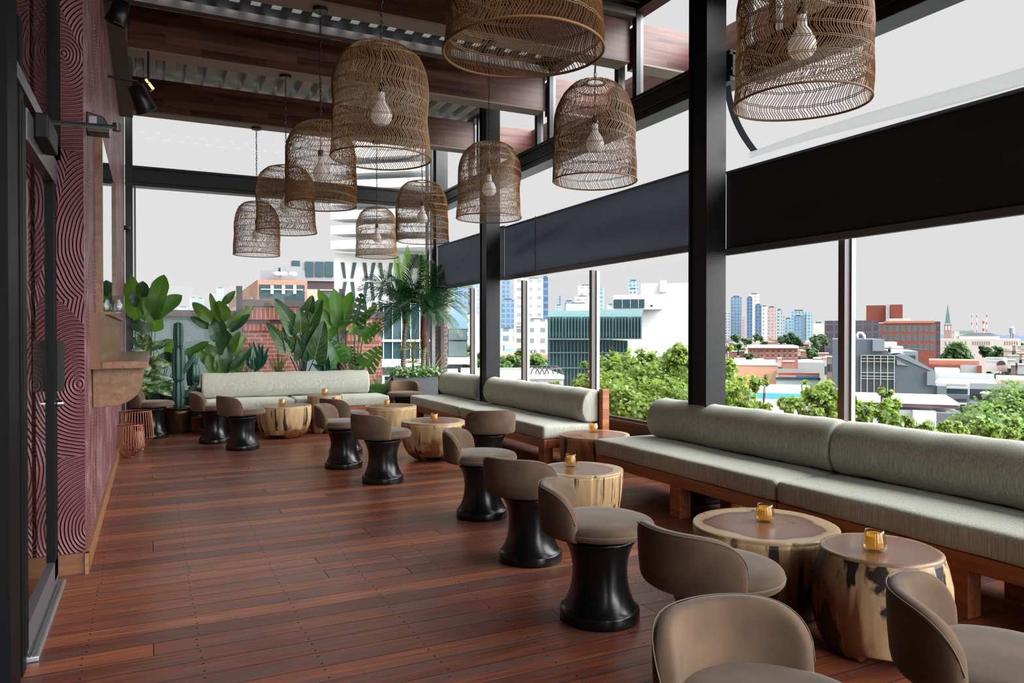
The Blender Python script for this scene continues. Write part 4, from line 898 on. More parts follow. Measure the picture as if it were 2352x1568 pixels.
def wprof(kind, t):
    if kind == 'oval': return math.sin(math.pi*min(1, t**.85))**.62 if 0 < t < 1 else .02
    if kind == 'obl': return (min(1, t/.16)**.55)*(min(1, (1-t)/.26)**.62) if 0 < t < 1 else .02
    if kind == 'lance': return math.sin(math.pi*t**.75)**.85*(1) if 0 < t < 1 else .02
    if kind == 'arrow': return (min(1, (t+.05)/.14)**.5)*(1-t)**.55*1.3 if t < 1 else .01
    if kind == 'agave': return (.75+.5*math.sin(math.pi*min(1, t*1.1)))*(1-t**3)**.9*.8 if t < 1 else .01
    return 1
def blade(lb, base, tip, w, kind='oval', nrm=None, curl=.12, fold=.25, wave=.02, nu=14, seed=0, twist=0.0):
    rr = random.Random(seed); base = Vector(base); tip = Vector(tip); ax = tip-base; L = ax.length; ax.normalize()
    n = Vector(nrm) if nrm is not None else (CAM-base).normalized(); n = (n-ax*n.dot(ax)); n.normalize(); sd_ = ax.cross(n).normalized()
    ph = rr.uniform(0, 6.3); mono = kind == 'monstera'; NV = 4 if mono else 3; nu = 21 if mono else nu; vs = []; uv = []; fs = []; cols = 2*NV+1; kk = 'arrow' if mono else kind
    for i in range(nu+1):
        t = i/nu; hw = w/2*wprof(kk, t)*(1 if not mono else 1.0)
        c = base+ax*L*t+n*(-curl*L*(4*(t-.35)**2-.49))
        tw = twist*t
        s1 = (sd_*math.cos(tw)+n*math.sin(tw)); n1 = (n*math.cos(tw)-sd_*math.sin(tw))
        for j in range(-NV, NV+1):
            v = j/NV; back = 0
            if kk == 'arrow': back = -.16*L*abs(v)**1.3*(1-t)**1.5+.07*L*abs(v)*t
            p = c+s1*hw*v+n1*(fold*hw*abs(v)+wave*L*math.sin(9*t*2+ph+(j > 0)*2)*abs(v)**2)+ax*back
            vs.append(p); uv.append((t, .5+v*.5))
    for i in range(nu):
        for j in range(cols-1):
            a = abs(j-NV+.5)
            if mono and a > 1.2 and (i % 4 == 2) and 1 <= i < nu-2: continue
            fs.append((i*cols+j, i*cols+j+1, (i+1)*cols+j+1, (i+1)*cols+j))
    lb.add(vs, fs, uv)
def leaf_obj(parent, name, mt, base, tip, w, kind, rib=None, ribr=.0035, stem_to=None, **k):
    lb = LB(); blade(lb, base, tip, w, kind, **k); o = lb.build(name, mt, parent, smooth=True)
    if stem_to is not None:
        s = MB(); a = Vector(stem_to); b = Vector(base); mid = (a+b)/2+Vector((0, 0, .04))
        s.tube([a, a.lerp(mid, .5)+Vector((0, 0, .02)), mid, b.lerp(mid, .4)+Vector((0, 0, .01)), b], [ribr*2, ribr*1.8, ribr*1.6, ribr*1.3, ribr], 6)
        s.build('petiole', rib, o, smooth=True)
    return o
G = {}
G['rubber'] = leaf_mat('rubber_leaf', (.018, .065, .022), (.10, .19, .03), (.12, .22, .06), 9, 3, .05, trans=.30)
G['banana'] = leaf_mat('banana_leaf', (.05, .16, .025), (.11, .26, .04), (.13, .30, .07), 26, 2.2, .22, trans=.40)
G['fiddle'] = leaf_mat('broad_leaf', (.035, .12, .022), (.09, .22, .03), (.14, .30, .07), 20, 3, .12, trans=.36)
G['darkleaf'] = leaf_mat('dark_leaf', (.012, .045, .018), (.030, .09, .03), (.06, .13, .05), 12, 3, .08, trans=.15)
G['alocasia'] = leaf_mat('alocasia_leaf', (.014, .060, .022), (.055, .16, .030), (.30, .40, .14), 7, 2.4, .07, trans=.22)
G['monstera'] = leaf_mat('monstera_leaf', (.02, .085, .022), (.08, .24, .035), (.12, .28, .07), 8, 2, .05, trans=.30)
G['varieg'] = leaf_mat('variegated_leaf', (.025, .085, .025), (.06, .15, .04), (.30, .38, .18), 10, 3, .10, trans=.15, speck=(.22, .32, .13))
G['agave'] = leaf_mat('agave_leaf', (.016, .075, .045), (.03, .11, .06), (.05, .14, .08), 1, 0, .0, trans=.08)
G['grass'] = leaf_mat('grass_blade', (.08, .12, .03), (.20, .20, .05), (.2, .2, .08), 1, 0, 0, trans=.3)
G['palm'] = leaf_mat('palm_leaflet', (.010, .055, .028), (.04, .125, .045), (.05, .12, .05), 1, 0, 0, trans=.18, rough=.3)
G['palmlight'] = leaf_mat('young_palm_leaflet', (.12, .30, .04), (.22, .42, .06), (.2, .4, .1), 1, 0, 0, trans=.4)
G['fern'] = leaf_mat('fern_leaflet', (.03, .12, .025), (.07, .20, .04), (.1, .2, .05), 1, 0, 0, trans=.3)
G['dry'] = leaf_mat('dry_blade', (.22, .22, .10), (.34, .32, .16), (.3, .3, .2), 1, 0, 0, trans=.3)
STEM = mat('green_stem', (.06, .13, .04), .5); DSTEM = mat('dark_petiole', (.018, .02, .018), .5); BARK = mat('brown_bark', (.14, .095, .06), .9, noise=(14, (.06, .04, .03), .3), bump=(30, .6))
POT = mat('dark_planter', (.030, .033, .037), .6); SOIL = mat('soil', (.03, .02, .015), .95, bump=(40, .6))
def lean(): return (CAM-Vector((1.5, 11.5, 1.2))).normalized()
PY0 = 11.66
# planter troughs behind the sofa
t = thing('planter_trough', 'long black planter trough hidden behind the far sofa, holding the tall plants', 'planter', (.6, 11.5, 0))
m = MB(); m.box(.62, 3.04, 11.50, 11.53, 0, .58); m.box(.62, 3.04, 11.88, 11.91, 0, .58); m.box(.62, .65, 11.53, 11.88, 0, .58); m.box(3.01, 3.04, 11.53, 11.88, 0, .58); m.build('walls', POT, t); m = MB(); m.box(.65, 3.01, 11.53, 11.88, .05, .54); m.build('soil', SOIL, t)
def plant(name, label, root, cat='plant', group=None): return thing(name, label, cat, root, group=group)
def P3(px, py, dy=0.0, y=PY0): return onY(px, py, y+dy)
def mk(px, py, r): return r.uniform(-.10, .06)
def leaves(t, key, data, kind, rib=STEM, root=None, y=PY0, curl=.10, name='leaf', fold=.22, seed=1, ribr=.0035, wave=.012, dyr=.11):
    rr = random.Random(seed)
    for i, q in enumerate(data):
        bx, by, tx, ty, w = q[:5]; k2 = q[5] if len(q) > 5 else key; d0 = rr.uniform(-dyr, .02); d1 = d0-rr.uniform(0, .10)
        b = P3(bx, by, d0, y); e = P3(tx, ty, d1, y); wm = w/F*depth(b)
        nn = (lean()+Vector((rr.uniform(-.35, .35), 0, rr.uniform(-.1, .4)))).normalized()
        leaf_obj(t, name, G[k2], b, e, wm, kind, rib=rib, ribr=ribr, stem_to=root, nrm=nn, curl=curl*rr.uniform(.3, 1.3)*(1 if rr.random() < .8 else -1), fold=fold, wave=wave, seed=i+seed*50)
# broad leaved plant at the pink wall end
r0 = P3(345, 905); r0.z = .42
t = plant('broad_leaf_plant', 'tall plant with broad bright oval leaves at the end of the pink wall', (r0.x, r0.y, .40))
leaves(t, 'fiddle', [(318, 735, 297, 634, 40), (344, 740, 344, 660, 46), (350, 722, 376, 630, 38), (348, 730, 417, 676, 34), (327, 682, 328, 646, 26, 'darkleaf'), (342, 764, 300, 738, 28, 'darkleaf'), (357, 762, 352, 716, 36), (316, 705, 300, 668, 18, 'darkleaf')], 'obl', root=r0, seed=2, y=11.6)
t = thing('round_planter', 'plain dark planter holding the broad leaved plants by the pink wall', 'planter', (r0.x, 11.5, 0)); m = MB(); m.lathe([(.17, 0), (.20, .02), (.24, .38), (.25, .40), (.23, .40), (.22, .36)], 40, c=(r0.x, 11.5, 0)); m.build('pot', POT, t, smooth=True); m = MB(); m.lathe([(.22, .34), (.20, .37), (.02, .375)], 24, c=(r0.x, 11.5, 0), capb=False); m.build('soil', SOIL, t)
r1 = P3(372, 900, 0, 11.45); r1.z = .40
t = plant('strelitzia', 'dark paddle leaved plant on long stems behind the cactus', (r1.x, r1.y, .38))
leaves(t, 'darkleaf', [(386, 835, 378, 808, 34), (382, 812, 403, 777, 20, 'banana'), (422, 813, 481, 787, 20, 'fiddle'), (335, 800, 304, 775, 20), (360, 800, 392, 779, 14), (402, 842, 386, 812, 20)], 'obl', root=r1, seed=4, y=11.45, rib=DSTEM)
r2 = P3(340, 915, 0, 11.3); r2.z = .38
t = plant('dieffenbachia', 'low bushy plant with cream speckled leaves beside the wall shelf', (r2.x, r2.y, .36))
rr = random.Random(5); dd = [(336, 800, 312, 765, 18), (334, 802, 342, 766, 24), (338, 800, 375, 785, 18), (336, 806, 390, 780, 18), (330, 806, 303, 803, 14)]
for k in range(46):
    cx, cy = 343+rr.uniform(-8, 12), rr.uniform(830, 900); a = rr.uniform(-.6, 3.7); L = rr.uniform(30, 50)
    dd.append((cx, cy, cx+L*math.cos(a)*1.15, cy-L*.55*math.sin(a)+6, rr.uniform(13, 19)))
leaves(t, 'varieg', dd, 'oval', root=r2, seed=6, y=11.3, curl=.22, ribr=.003, dyr=.2)
# cacti
def cactus(px, ytop, ybot, segs, label, y, z0, ribs=7, arms=()):
    b = onY(px, ybot, y); t = plant('cactus', label, (b.x, y, z0), group=None)
    def seg(x, zz0, zz1, r, dx=0, sp=True):
        m = MB(); n = ribs*10; P = []
        for k in range(15): u = k/14; P.append((r*(.72+.28*math.sin(math.pi*min(1, .12+u*.80)))*(1 if u < .93 else (.75 if u < .98 else .3)), zz0+(zz1-zz0)*u))
        m.lathe(P, n, c=(0, 0, 0), rf=lambda a, z, q: (q*(1+.16*math.cos(ribs*a)), z)); m.v = [(v[0]+x+dx*(v[2]-zz0)/(zz1-zz0), v[1]+y, v[2]) for v in m.v]
        o = m.build('stem', mat('cactus_skin', (.020, .095, .070), .45, noise=(5, (.012, .055, .050), .3)), t, smooth=True)
        s = MB()
        for k in range(ribs):
            a = 2*math.pi*k/ribs
            for j in range(int((zz1-zz0)/.03)):
                z = zz0+.02+j*.03; c = Vector((x+dx*(z-zz0)/(zz1-zz0)+r*1.12*math.cos(a), y+r*1.12*math.sin(a), z))
                for q in range(3):
                    e = c+Vector((math.cos(a+q*.5-.5)*.018, math.sin(a+q*.5-.5)*.018, .008*(q-1))); s.tube([c, e], [.0012, .0004], 3, cap=False)
        s.build('spines', mat('cactus_spine', (.35, .30, .2), .6), o)
    zt, z1 = onY(px, ytop, y).z, z0
    h = zt-z0; cuts = [0]+segs+[1]
    for a, b_, r in zip(cuts, cuts[1:], (.070, .078, .060)): seg(b.x, z0+h*a, z0+h*b_+.01, r)
    for (dx, za, zb, r) in arms: seg(b.x+dx*.4, z0+h*za, z0+h*zb, r, dx)
    return t, b
t, b = cactus(410, 741, 930, [.32, .72], 'tall ribbed cactus in a brass pot left of the far sofa', 11.22, .34, arms=((.14, .40, .62, .03), (.18, .12, .30, .03)))
t = thing('brass_pot', 'aged brass pot holding the tall cactus', 'pot', (b.x, 11.22, 0)); c = (b.x, 11.22, 0)
m = MB(); m.lathe([(.150, 0), (.160, .01), (.160, .27), (.172, .29), (.160, .30), (.160, .315), (.186, .345), (.190, .355), (.178, .352), (.165, .33), (.15, .30)], 48, c=c, capt=True); m.build('pot', mat('aged_brass', (.20, .125, .055), .36, .85, noise=(9, (.10, .06, .03), .3)), t, smooth=True)
cactus(444, 800, 930, [.5, .8], 'second dark green column cactus at the left end of the far sofa', 11.45, .10, ribs=4, arms=((.16, .35, .62, .035),))
t = thing('terracotta_pot', 'small orange clay pot on the floor behind the left stools', 'pot', (.72, 11.0, 0)); m = MB(); m.lathe([(.08, 0), (.11, .16), (.12, .16), (.122, .20), (.11, .20), (.10, .17)], 30, c=(.52, 11.42, 0)); m.build('pot', mat('terracotta', (.42, .13, .06), .8), t, smooth=True)
# rubber plant
r3 = P3(517, 905); r3.z = .50
t = plant('rubber_plant', 'rubber plant with yellow green backlit leaves over the left half of the sofa', (r3.x, r3.y, .48))
m = MB(); m.tube([(r3.x, PY0, .5), tuple(P3(514, 830)), tuple(P3(512, 735))], [.014, .012, .006], 8); m.build('trunk', STEM, t, smooth=True)
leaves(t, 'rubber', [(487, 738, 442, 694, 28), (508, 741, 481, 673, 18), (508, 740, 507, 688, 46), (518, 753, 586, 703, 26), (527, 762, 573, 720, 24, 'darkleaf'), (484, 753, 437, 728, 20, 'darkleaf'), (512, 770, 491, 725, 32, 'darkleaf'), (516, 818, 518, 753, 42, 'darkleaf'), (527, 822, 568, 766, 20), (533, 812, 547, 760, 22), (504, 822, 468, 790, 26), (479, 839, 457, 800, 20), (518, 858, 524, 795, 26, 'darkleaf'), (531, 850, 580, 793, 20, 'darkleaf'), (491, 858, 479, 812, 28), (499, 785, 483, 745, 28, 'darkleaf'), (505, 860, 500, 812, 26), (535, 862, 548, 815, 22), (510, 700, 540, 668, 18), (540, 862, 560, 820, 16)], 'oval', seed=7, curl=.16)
# agaves and small things
def rosette(label, px, py, tips, w, key='agave', name='agave', seed=1, y=PY0, kind='agave', zroot=.5):
    r = P3(px, py, 0, y); t = plant(name, label, (r.x, r.y, zroot))
    m = MB(); m.tube([(r.x, r.y, zroot), (r.x, r.y, r.z+.01)], .02, 8); m.build('stem', DSTEM, t, smooth=True)
    leaves(t, key, [(px, py, a, b, w) for a, b in tips], kind, seed=seed, y=y, fold=.45, curl=.2, dyr=.05); return t
rosette('small agave with broad pointed leaves beside the rubber plant', 586, 848, [(556, 818), (560, 800), (573, 788), (583, 784), (596, 786), (606, 790), (618, 797), (616, 815), (600, 800), (575, 806)], 20, seed=9)
rosette('spiky dark agave between the alocasia and the banana plant', 751, 856, [(712, 832), (720, 818), (733, 812), (745, 822), (755, 815), (768, 822), (779, 830), (788, 838), (740, 835)], 13, seed=10)
def tuft(label, px, py, n, sp, hgt, key, name, y=PY0, w=.006, zroot=.5, seed=1):
    rr = random.Random(seed); r = P3(px, py, 0, y); t = plant(name, label, (r.x, r.y, zroot)); lb = LB()
    for k in range(n):
        a = rr.gauss(0, .45); L = hgt*rr.uniform(.6, 1.1); e = (px+sp*math.sin(a)*1.3*L/hgt, py-L*math.cos(a)*.95+L*abs(math.sin(a))*.5); b = P3(px+rr.uniform(-4, 4), py+8, rr.uniform(-.04, .04), y)
        blade(lb, b, P3(e[0], e[1], rr.uniform(-.12, .12), y), w*rr.uniform(.7, 1.6), 'lance', curl=.16, nu=7, seed=k)
    lb.build('blades', G[key], t, smooth=True); m = MB(); m.tube([(r.x, r.y, zroot), (r.x, r.y, r.z)], .012, 6); m.build('crown_base', DSTEM, t); return t
tuft('reddish green grass tuft between the small agave and the alocasia', 640, 855, 60, 42, 62, 'grass', 'grass_tuft', seed=2)
tuft('wispy yellowish grass tuft low at the brick wall by the rubber plant', 566, 858, 26, 22, 40, 'grass', 'grass_tuft', seed=8)
tuft('airy fern like tuft beside the banana stem', 808, 858, 40, 26, 50, 'fern', 'grass_tuft', seed=12)
# alocasia
r4 = P3(697, 862); r4.z = .52
t = plant('alocasia', 'alocasia with big arrow shaped pale veined leaves on dark stems', (r4.x, r4.y, .5))
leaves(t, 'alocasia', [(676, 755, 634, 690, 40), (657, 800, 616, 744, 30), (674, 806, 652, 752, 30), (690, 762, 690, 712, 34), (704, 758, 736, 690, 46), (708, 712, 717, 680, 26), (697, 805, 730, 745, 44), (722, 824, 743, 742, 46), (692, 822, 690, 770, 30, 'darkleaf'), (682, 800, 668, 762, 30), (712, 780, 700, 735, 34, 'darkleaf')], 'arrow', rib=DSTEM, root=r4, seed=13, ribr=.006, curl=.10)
# banana plant
r5 = P3(780, 862); r5.z = .5
t = plant('banana_plant', 'banana plant with upright long green leaves and a brown stem base', (r5.x, r5.y, .48))
m = MB(); m.tube([(r5.x, PY0, .5), tuple(P3(779, 850)), tuple(P3(779, 800)), tuple(P3(777, 745))], [.042, .040, .030, .016], 12); m.build('trunk', mat('banana_stem', (.10, .19, .07), .5, noise=(4, (.16, .10, .06), .3)), t, smooth=True)
m = MB(); m.tube([tuple(P3(783, 858, -.03)), tuple(P3(781, 815, -.03)), tuple(P3(777, 775, -.03))], [.050, .036, .008], 10); m.build('dry_sheath', BARK, t, smooth=True)
leaves(t, 'banana', [(770, 752, 732, 663, 24), (774, 756, 768, 662, 32), (782, 758, 807, 670, 30), (766, 766, 733, 705, 24), (800, 768, 866, 699, 17), (748, 782, 774, 750, 18)], 'obl', root=P3(779, 790), seed=15, ribr=.006, curl=.06)
# monstera
r6 = P3(818, 864); r6.z = .5
t = plant('monstera', 'monstera with split leaves in front of the brick pier by the palms', (r6.x, r6.y, .48))
leaves(t, 'monstera', [(812, 742, 832, 678, 46, 'darkleaf'), (834, 774, 872, 740, 38), (824, 770, 871, 757, 30), (778, 830, 758, 782, 42), (802, 833, 806, 797, 40), (840, 840, 875, 798, 46), (836, 842, 824, 812, 26), (790, 812, 776, 788, 34)], 'monstera', root=r6, seed=17, ribr=.007, curl=.10, wave=.004)
# fern in its pot
rf_ = onY(868, 922, 11.28)
t = thing('fern_pot', 'orange clay pot with the fern at the right end of the sofa', 'pot', (rf_.x, 11.28, 0)); fc = (rf_.x, 11.28, 0)
m = MB(); m.lathe([(.09, 0), (.10, .01), (.13, .28), (.145, .28), (.147, .34), (.13, .34), (.12, .30)], 32, c=fc, capt=True); m.build('pot', MATS['terracotta'], t, smooth=True)
def frond(lb, pts, n, ll, w, droop=.3, nrm=None, rs=None, seed=0, mt_r=None, taper=True):
    """leaflets along a curve pts (list of Vector)"""
    rr = random.Random(seed); m_ = len(pts)-1
    for k in range(n):
        u = .10+.9*k/(n-1); f = u*m_; i = min(m_-1, int(f)); p = pts[i].lerp(pts[i+1], f-i); ax = (pts[i+1]-pts[i]).normalized()
        nn = Vector(nrm) if nrm is not None else Vector((0, 0, 1)); nn = nn-ax*nn.dot(ax)
        if nn.length < .05: nn = ax.orthogonal()
        nn.normalize(); sd_ = ax.cross(nn)
        L = ll*(math.sin(math.pi*min(1, .12+u*.86))**.6)*rr.uniform(.88, 1.08)
        for s in (-1, 1):
            d = (sd_*s*(.80-.35*u)+ax*(.55+.45*u)+nn*rr.uniform(.0, .22)).normalized(); q = p+d*L*.55; e = q+(d+Vector((0, 0, -droop))).normalized()*L*.45
            wv = ax*w*.5
            lb.add([p-wv*.5, p+wv*.5, q+wv, q-wv, e], [(0, 1, 2, 3), (3, 2, 4)], [(0, .5), (0, .5), (.5, .6), (.5, .4), (1, .5)])
def arc(b, e, lift, n=9, side=0.0):
    b, e = Vector(b), Vector(e); out = []
    for k in range(n+1): u = k/n; out.append(b.lerp(e, u)+Vector((0, side*math.sin(math.pi*u), lift*(4*u*(1-u))*(1-.3*u))))
    return out
t = plant('fern', 'small upright fern in a clay pot between the sofa and the palm planter', (rf_.x, 11.28, .31))
rr = random.Random(3); fb = Vector((rf_.x, 11.28, .32))
for tx, ty in ((838, 884), (846, 872), (856, 862), (866, 858), (877, 866), (888, 872), (898, 866), (903, 878), (893, 884), (850, 895), (874, 852), (884, 890), (862, 872), (906, 872)):
    pts = arc(fb, onY(tx, ty, 11.28-rr.uniform(-.12, .2)), .05); lb = LB(); frond(lb, pts, 22, .05, .010, .2, nrm=lean(), seed=tx); m = lb; m.tube(pts, .0018, 4); lb.uv = (lb.uv+[(0, .5)]*len(lb.v))[:len(lb.v)]; lb.build('frond', G['fern'], t)
# palms and their planter
pa, pb = onY(901, 905, 11.45), onY(1004, 905, 11.45)
t = thing('palm_planter', 'slate grey rectangular planter with two palms in the glass corner', 'planter', (pa.x, 11.45, 0)); zt = onY(950, 866, 11.45).z
m = MB(); m.box(pa.x, pb.x, 11.40, 11.44, .0, zt); m.box(pa.x, pb.x, 11.84, 11.88, 0, zt); m.box(pa.x, pa.x+.04, 11.44, 11.84, 0, zt); m.box(pb.x-.04, pb.x, 11.44, 11.84, 0, zt); m.build('walls', mat('slate_planter', (.060, .075, .085), .55), t, bevel=.004)
m = MB(); m.box(pa.x+.04, pb.x-.04, 11.44, 11.84, .1, zt-.03); m.build('soil', SOIL, t)
def palm(label, trunk, crown, tips, light, seed, fibre=None):
    b = trunk[0]; t = plant('palm_tree', label, (b.x, b.y, zt-.04), cat='palm')
    m = MB(); pts = []; rs = []; n = len(trunk)-1
    for k in range(60):
        f = k/59*n; i = min(n-1, int(f)); pts.append(trunk[i].lerp(trunk[i+1], f-i)); rs.append(.036*(1-.25*k/59)+(.007 if k % 2 else 0))
    m.tube(pts, rs, 12); tk = m.build('trunk', mat('palm_trunk', (.20, .19, .13), .85, noise=(20, (.08, .085, .05), .2)), t)
    s = MB(); rr = random.Random(seed)
    for k in range(4, 60, 2):
        for j in range(5):
            a = rr.uniform(0, 6.3); p = pts[k]+Vector((math.cos(a)*rs[k], math.sin(a)*rs[k], 0)); s.tube([p, p+Vector((math.cos(a)*.014, math.sin(a)*.014, .02))], [.006, .001], 4, cap=False)
    s.build('trunk_scales', MATS['palm_trunk'], tk)
    if fibre:
        m = MB(); m.tube(fibre, [.030, .052, .060, .056, .045, .050, .035][:len(fibre)], 14); fb_ = m.build('fibre_sheath', mat('palm_fibre', (.16, .055, .03), .95, noise=(25, (.05, .03, .02), .2), bump=(60, .8)), t, smooth=True)
        s = MB()
        for k in range(60):
            a = rr.uniform(0, 6.3); p = fibre[0].lerp(fibre[-1], rr.random()); s.tube([p+Vector((math.cos(a)*.045, math.sin(a)*.045, 0)), p+Vector((math.cos(a)*.085, math.sin(a)*.085, .05+rr.random()*.04))], [.002, .0008], 3, cap=False)
        s.build('loose_fibres', MATS['palm_fibre'], fb_)
    for i, q in enumerate(tips):
        tx, ty, dy, lf = q[:4]; tx = (931 if crown is c1 else 973)+(tx-(931 if crown is c1 else 973))*1.16; lm = G['palmlight'] if i in light else G['palm']; e = onY(tx, ty, crown.y+dy); ptsf = arc(crown, e, lf, 12, side=rr.uniform(-.05, .05)); lb = LB(); L = (e-crown).length
        frond(lb, ptsf, int(26+L*12), .22+.08*L if i not in light else .13+.05*L, .022, .45 if i not in light else .1, nrm=(lean()*.55+Vector((rr.uniform(-.3, .3), 0, .9))).normalized(), seed=i+seed*30)
        lb.tube(ptsf, [.007*(1-.75*k/12) for k in range(13)], 5); lb.uv = (lb.uv+[(0, .5)]*len(lb.v))[:len(lb.v)]; lb.build('frond', lm, t)
    return t
Y1 = 11.62; c1 = onY(931, 712, Y1)
palm('left palm of the pair, straight notched trunk and one bright young frond', [onY(925, 872, Y1), onY(926, 840, Y1), onY(927, 800, Y1), onY(932, 740, Y1), c1], c1,
     [(838, 664, -.1, .22), (842, 700, -.25, .28), (846, 735, -.1, .20), (868, 752, -.3, .25), (882, 770, -.1, .16), (880, 616, -.1, .10), (905, 642, -.5, .2), (912, 580, 0, .02), (935, 566, 0, .02), (958, 590, -.1, .05), (970, 640, -.3, .15), (850, 640, -.05, .2), (960, 670, -.5, .2), (905, 690, -.6, .22), (985, 700, -.2, .2), (945, 760, -.4, .18)], (7, 8), 21, fibre=[onY(932, 745, Y1), onY(931, 725, Y1), onY(930, 705, Y1), onY(931, 695, Y1)])
c2 = onY(973, 722, Y1-.02)
palm('right palm of the pair, with a shaggy brown fibre sheath under its crown', [onY(971, 874, Y1-.02), onY(972, 830, Y1-.02), onY(975, 790, Y1-.02), onY(973, 750, Y1-.02), c2], c2,
     [(1066, 655, -.2, .22), (1070, 690, -.3, .28), (1062, 735, -.2, .25), (1048, 768, -.1, .22), (1040, 625, -.1, .2), (1010, 612, 0, .12), (985, 600, .1, .06), (968, 578, 0, .03), (1030, 760, -.5, .25), (1000, 745, -.6, .2), (905, 745, -.35, .2), (925, 700, -.5, .2), (945, 655, -.2, .2), (1020, 680, -.6, .22), (1072, 720, -.2, .30), (930, 665, .1, .15)], (7,), 22,
     fibre=[onY(973, 802, Y1-.02), onY(974, 790, Y1-.02), onY(974, 775, Y1-.02), onY(973, 760, Y1-.02), onY(973, 748, Y1-.02), onY(973, 738, Y1-.02), onY(973, 728, Y1-.02)])
def yucca(label, px, pts, y, key, name, w, seed):
    r = onY(px, 872, y); t = plant(name, label, (r.x, y, zt-.04)); lb = LB(); rr = random.Random(seed); m = MB()
    for (cx, cy, n, sp) in pts:
        c = onY(cx, cy, y); m.tube([(r.x, y, zt-.04), tuple(c)], .008, 6)
        for k in range(n):
            a = rr.uniform(-1.5, 1.5); L = sp*rr.uniform(.6, 1.1); e = onY(cx+L*math.sin(a), cy-L*math.cos(a)*1.1+L*.35*abs(math.sin(a)), y+rr.uniform(-.15, .1)); blade(lb, c, e, w, 'lance', curl=.18, nu=7, seed=k)
    m.build('stem', DSTEM, t, smooth=True); lb.build('blades', G[key], t, smooth=True)
yucca('thin leaved dracaena standing between the two palm trunks', 950, [(945, 800, 26, 44), (950, 832, 26, 36)], 11.66, 'grass', 'dracaena', .010, 5)
yucca('dry arching grass blades behind the right palm trunk', 990, [(985, 860, 22, 95)], 11.70, 'dry', 'dry_grass', .005, 6)
# ground cover in the palm planter
t = tag(empty('ivy_ground_cover', ((pa.x+pb.x)/2, 11.6, zt-.03)), 'low silvery green ground cover filling the palm planter', 'ground cover', kind='stuff')
rr = random.Random(31); lb = LB()
for k in range(420):
    b = Vector((rr.uniform(pa.x+.02, pb.x-.02), rr.uniform(11.36, 11.8), zt-.02)); h = rr.uniform(.02, .16); e = b+Vector((rr.uniform(-.06, .06), rr.uniform(-.07, .02), h*(1 if rr.random() < .9 else -.6))); d = Vector((rr.uniform(-1, 1), rr.uniform(-1, .3), rr.uniform(-.2, .8))).normalized()*.07; blade(lb, e, e+d, .035, 'oval', nrm=(rr.uniform(-.5, .5), -1, rr.uniform(0, 1)), nu=4, curl=.2, seed=k)
lb.build('ivy_leaves', G['varieg'], t, smooth=True)
lb = LB()
for k in range(60):
    b = Vector((rr.uniform(pa.x, pb.x), 11.45, zt-.02)); a = rr.uniform(0, 6.3); e = b+Vector((.13*math.cos(a), -.08*abs(math.sin(a)), rr.uniform(0, .14))); frond(lb, arc(b, e, .05, 6), 12, .035, .008, .2, nrm=lean(), seed=k)
lb.build('fern_sprigs', G['fern'], t)
# ================================================================ OUTSIDE
GZ = -22.0
gm = mat('city_ground', (.20, .21, .19), .95, noise=(.02, (.10, .12, .08), .3))
m = MB(); m.add([(-3000, -3000, GZ), (4500, -3000, GZ), (4500, 5500, GZ), (-3000, 5500, GZ)], [(0, 1, 2, 3)]); struct('ground', m, gm)
def zat(py, d): return H+(769-py)*d/F            # height of a point seen at row py at forward distance d
def xat(px, d): return (px-1176)*d/F
WIN = mat('blue_grey_window', (.05, .075, .09), .12, spec=.7); WINT = mat('teal_glass', (.02, .055, .068), .12, spec=.5); WIND = mat('dark_glass', (.02, .028, .032), .1, spec=.8)
class B:
    """a building: box faces turned toward the terrace; local x runs to the right, y away"""
    def __init__(s, name, label, cat, px0, px1, py, d, thick, mt, zb=GZ, yaw=0.0, group=None, rise=None, part='walls'):
        pa_ = px0 if px0+px1 > 2352 else px1; psi = math.atan((pa_-1176)/F); s.xl = rt*math.cos(psi)-fw0*math.sin(psi); s.yl = rt*math.sin(psi)+fw0*math.cos(psi)
        s.A = rt*xat(pa_, d)+fw0*d; s.zb = zb; s.o = Vector((0, 0, 0)); s.o = s.P(px0); s.w = s.X(px1); s.h = zat(py, s.D((px0+px1)/2))-zb; c = s.o
        s.t = thing(name, label, cat, (c.x, c.y, zb), -TH-psi, group); s.thick = thick; s.mid = (px0+px1)/2
        m = MB(); m.box(0, s.w, 0, thick, 0, s.h); m.build(part, mt, s.t, world=False)
    def D(s, px):
        v = rt*((px-1176)/F)+fw0; return s.A.dot(s.yl)/v.dot(s.yl)
    def P(s, px): return (rt*((px-1176)/F)+fw0)*s.D(px)
    def X(s, px): return (s.P(px)-s.o).dot(s.xl)
    def Z(s, py, px=None): return zat(py, s.D(px if px is not None else s.mid))-s.zb
    def box(s, name, px0, px1, py0, py1, y0, y1, mt, **k):
        q = (px0+px1)/2; m = MB(); m.box(s.X(px0), s.X(px1), y0, y1, s.Z(py1, q), s.Z(py0, q)); return m.build(name, mt, s.t, world=False, **k)
    def wins(s, pxs, pys, w, h, mt, name='window', proud=.03, frame=None):
        """pxs, pys: lists of centres, w, h in picture units at the facade"""
        for px in pxs:
            for py in pys:
                m = MB(); k_ = s.D(px)/F; x, z = s.X(px), s.Z(py, px); w_, h_ = w*k_, h*k_; m.box(x-w_/2, x+w_/2, -proud, .05, z-h_/2, z+h_/2); o = m.build(name, mt, s.t, world=False)
                if frame:
                    m = MB(); m.box(x-w_/2-.06, x+w_/2+.06, -proud-.05, .02, z-h_/2-k_, z-h_/2); m.build('window_ledge', frame, o, world=False)
def lin(a, b, n): return [a+(b-a)*i/(n-1) for i in range(n)] if n > 1 else [(a+b)/2]
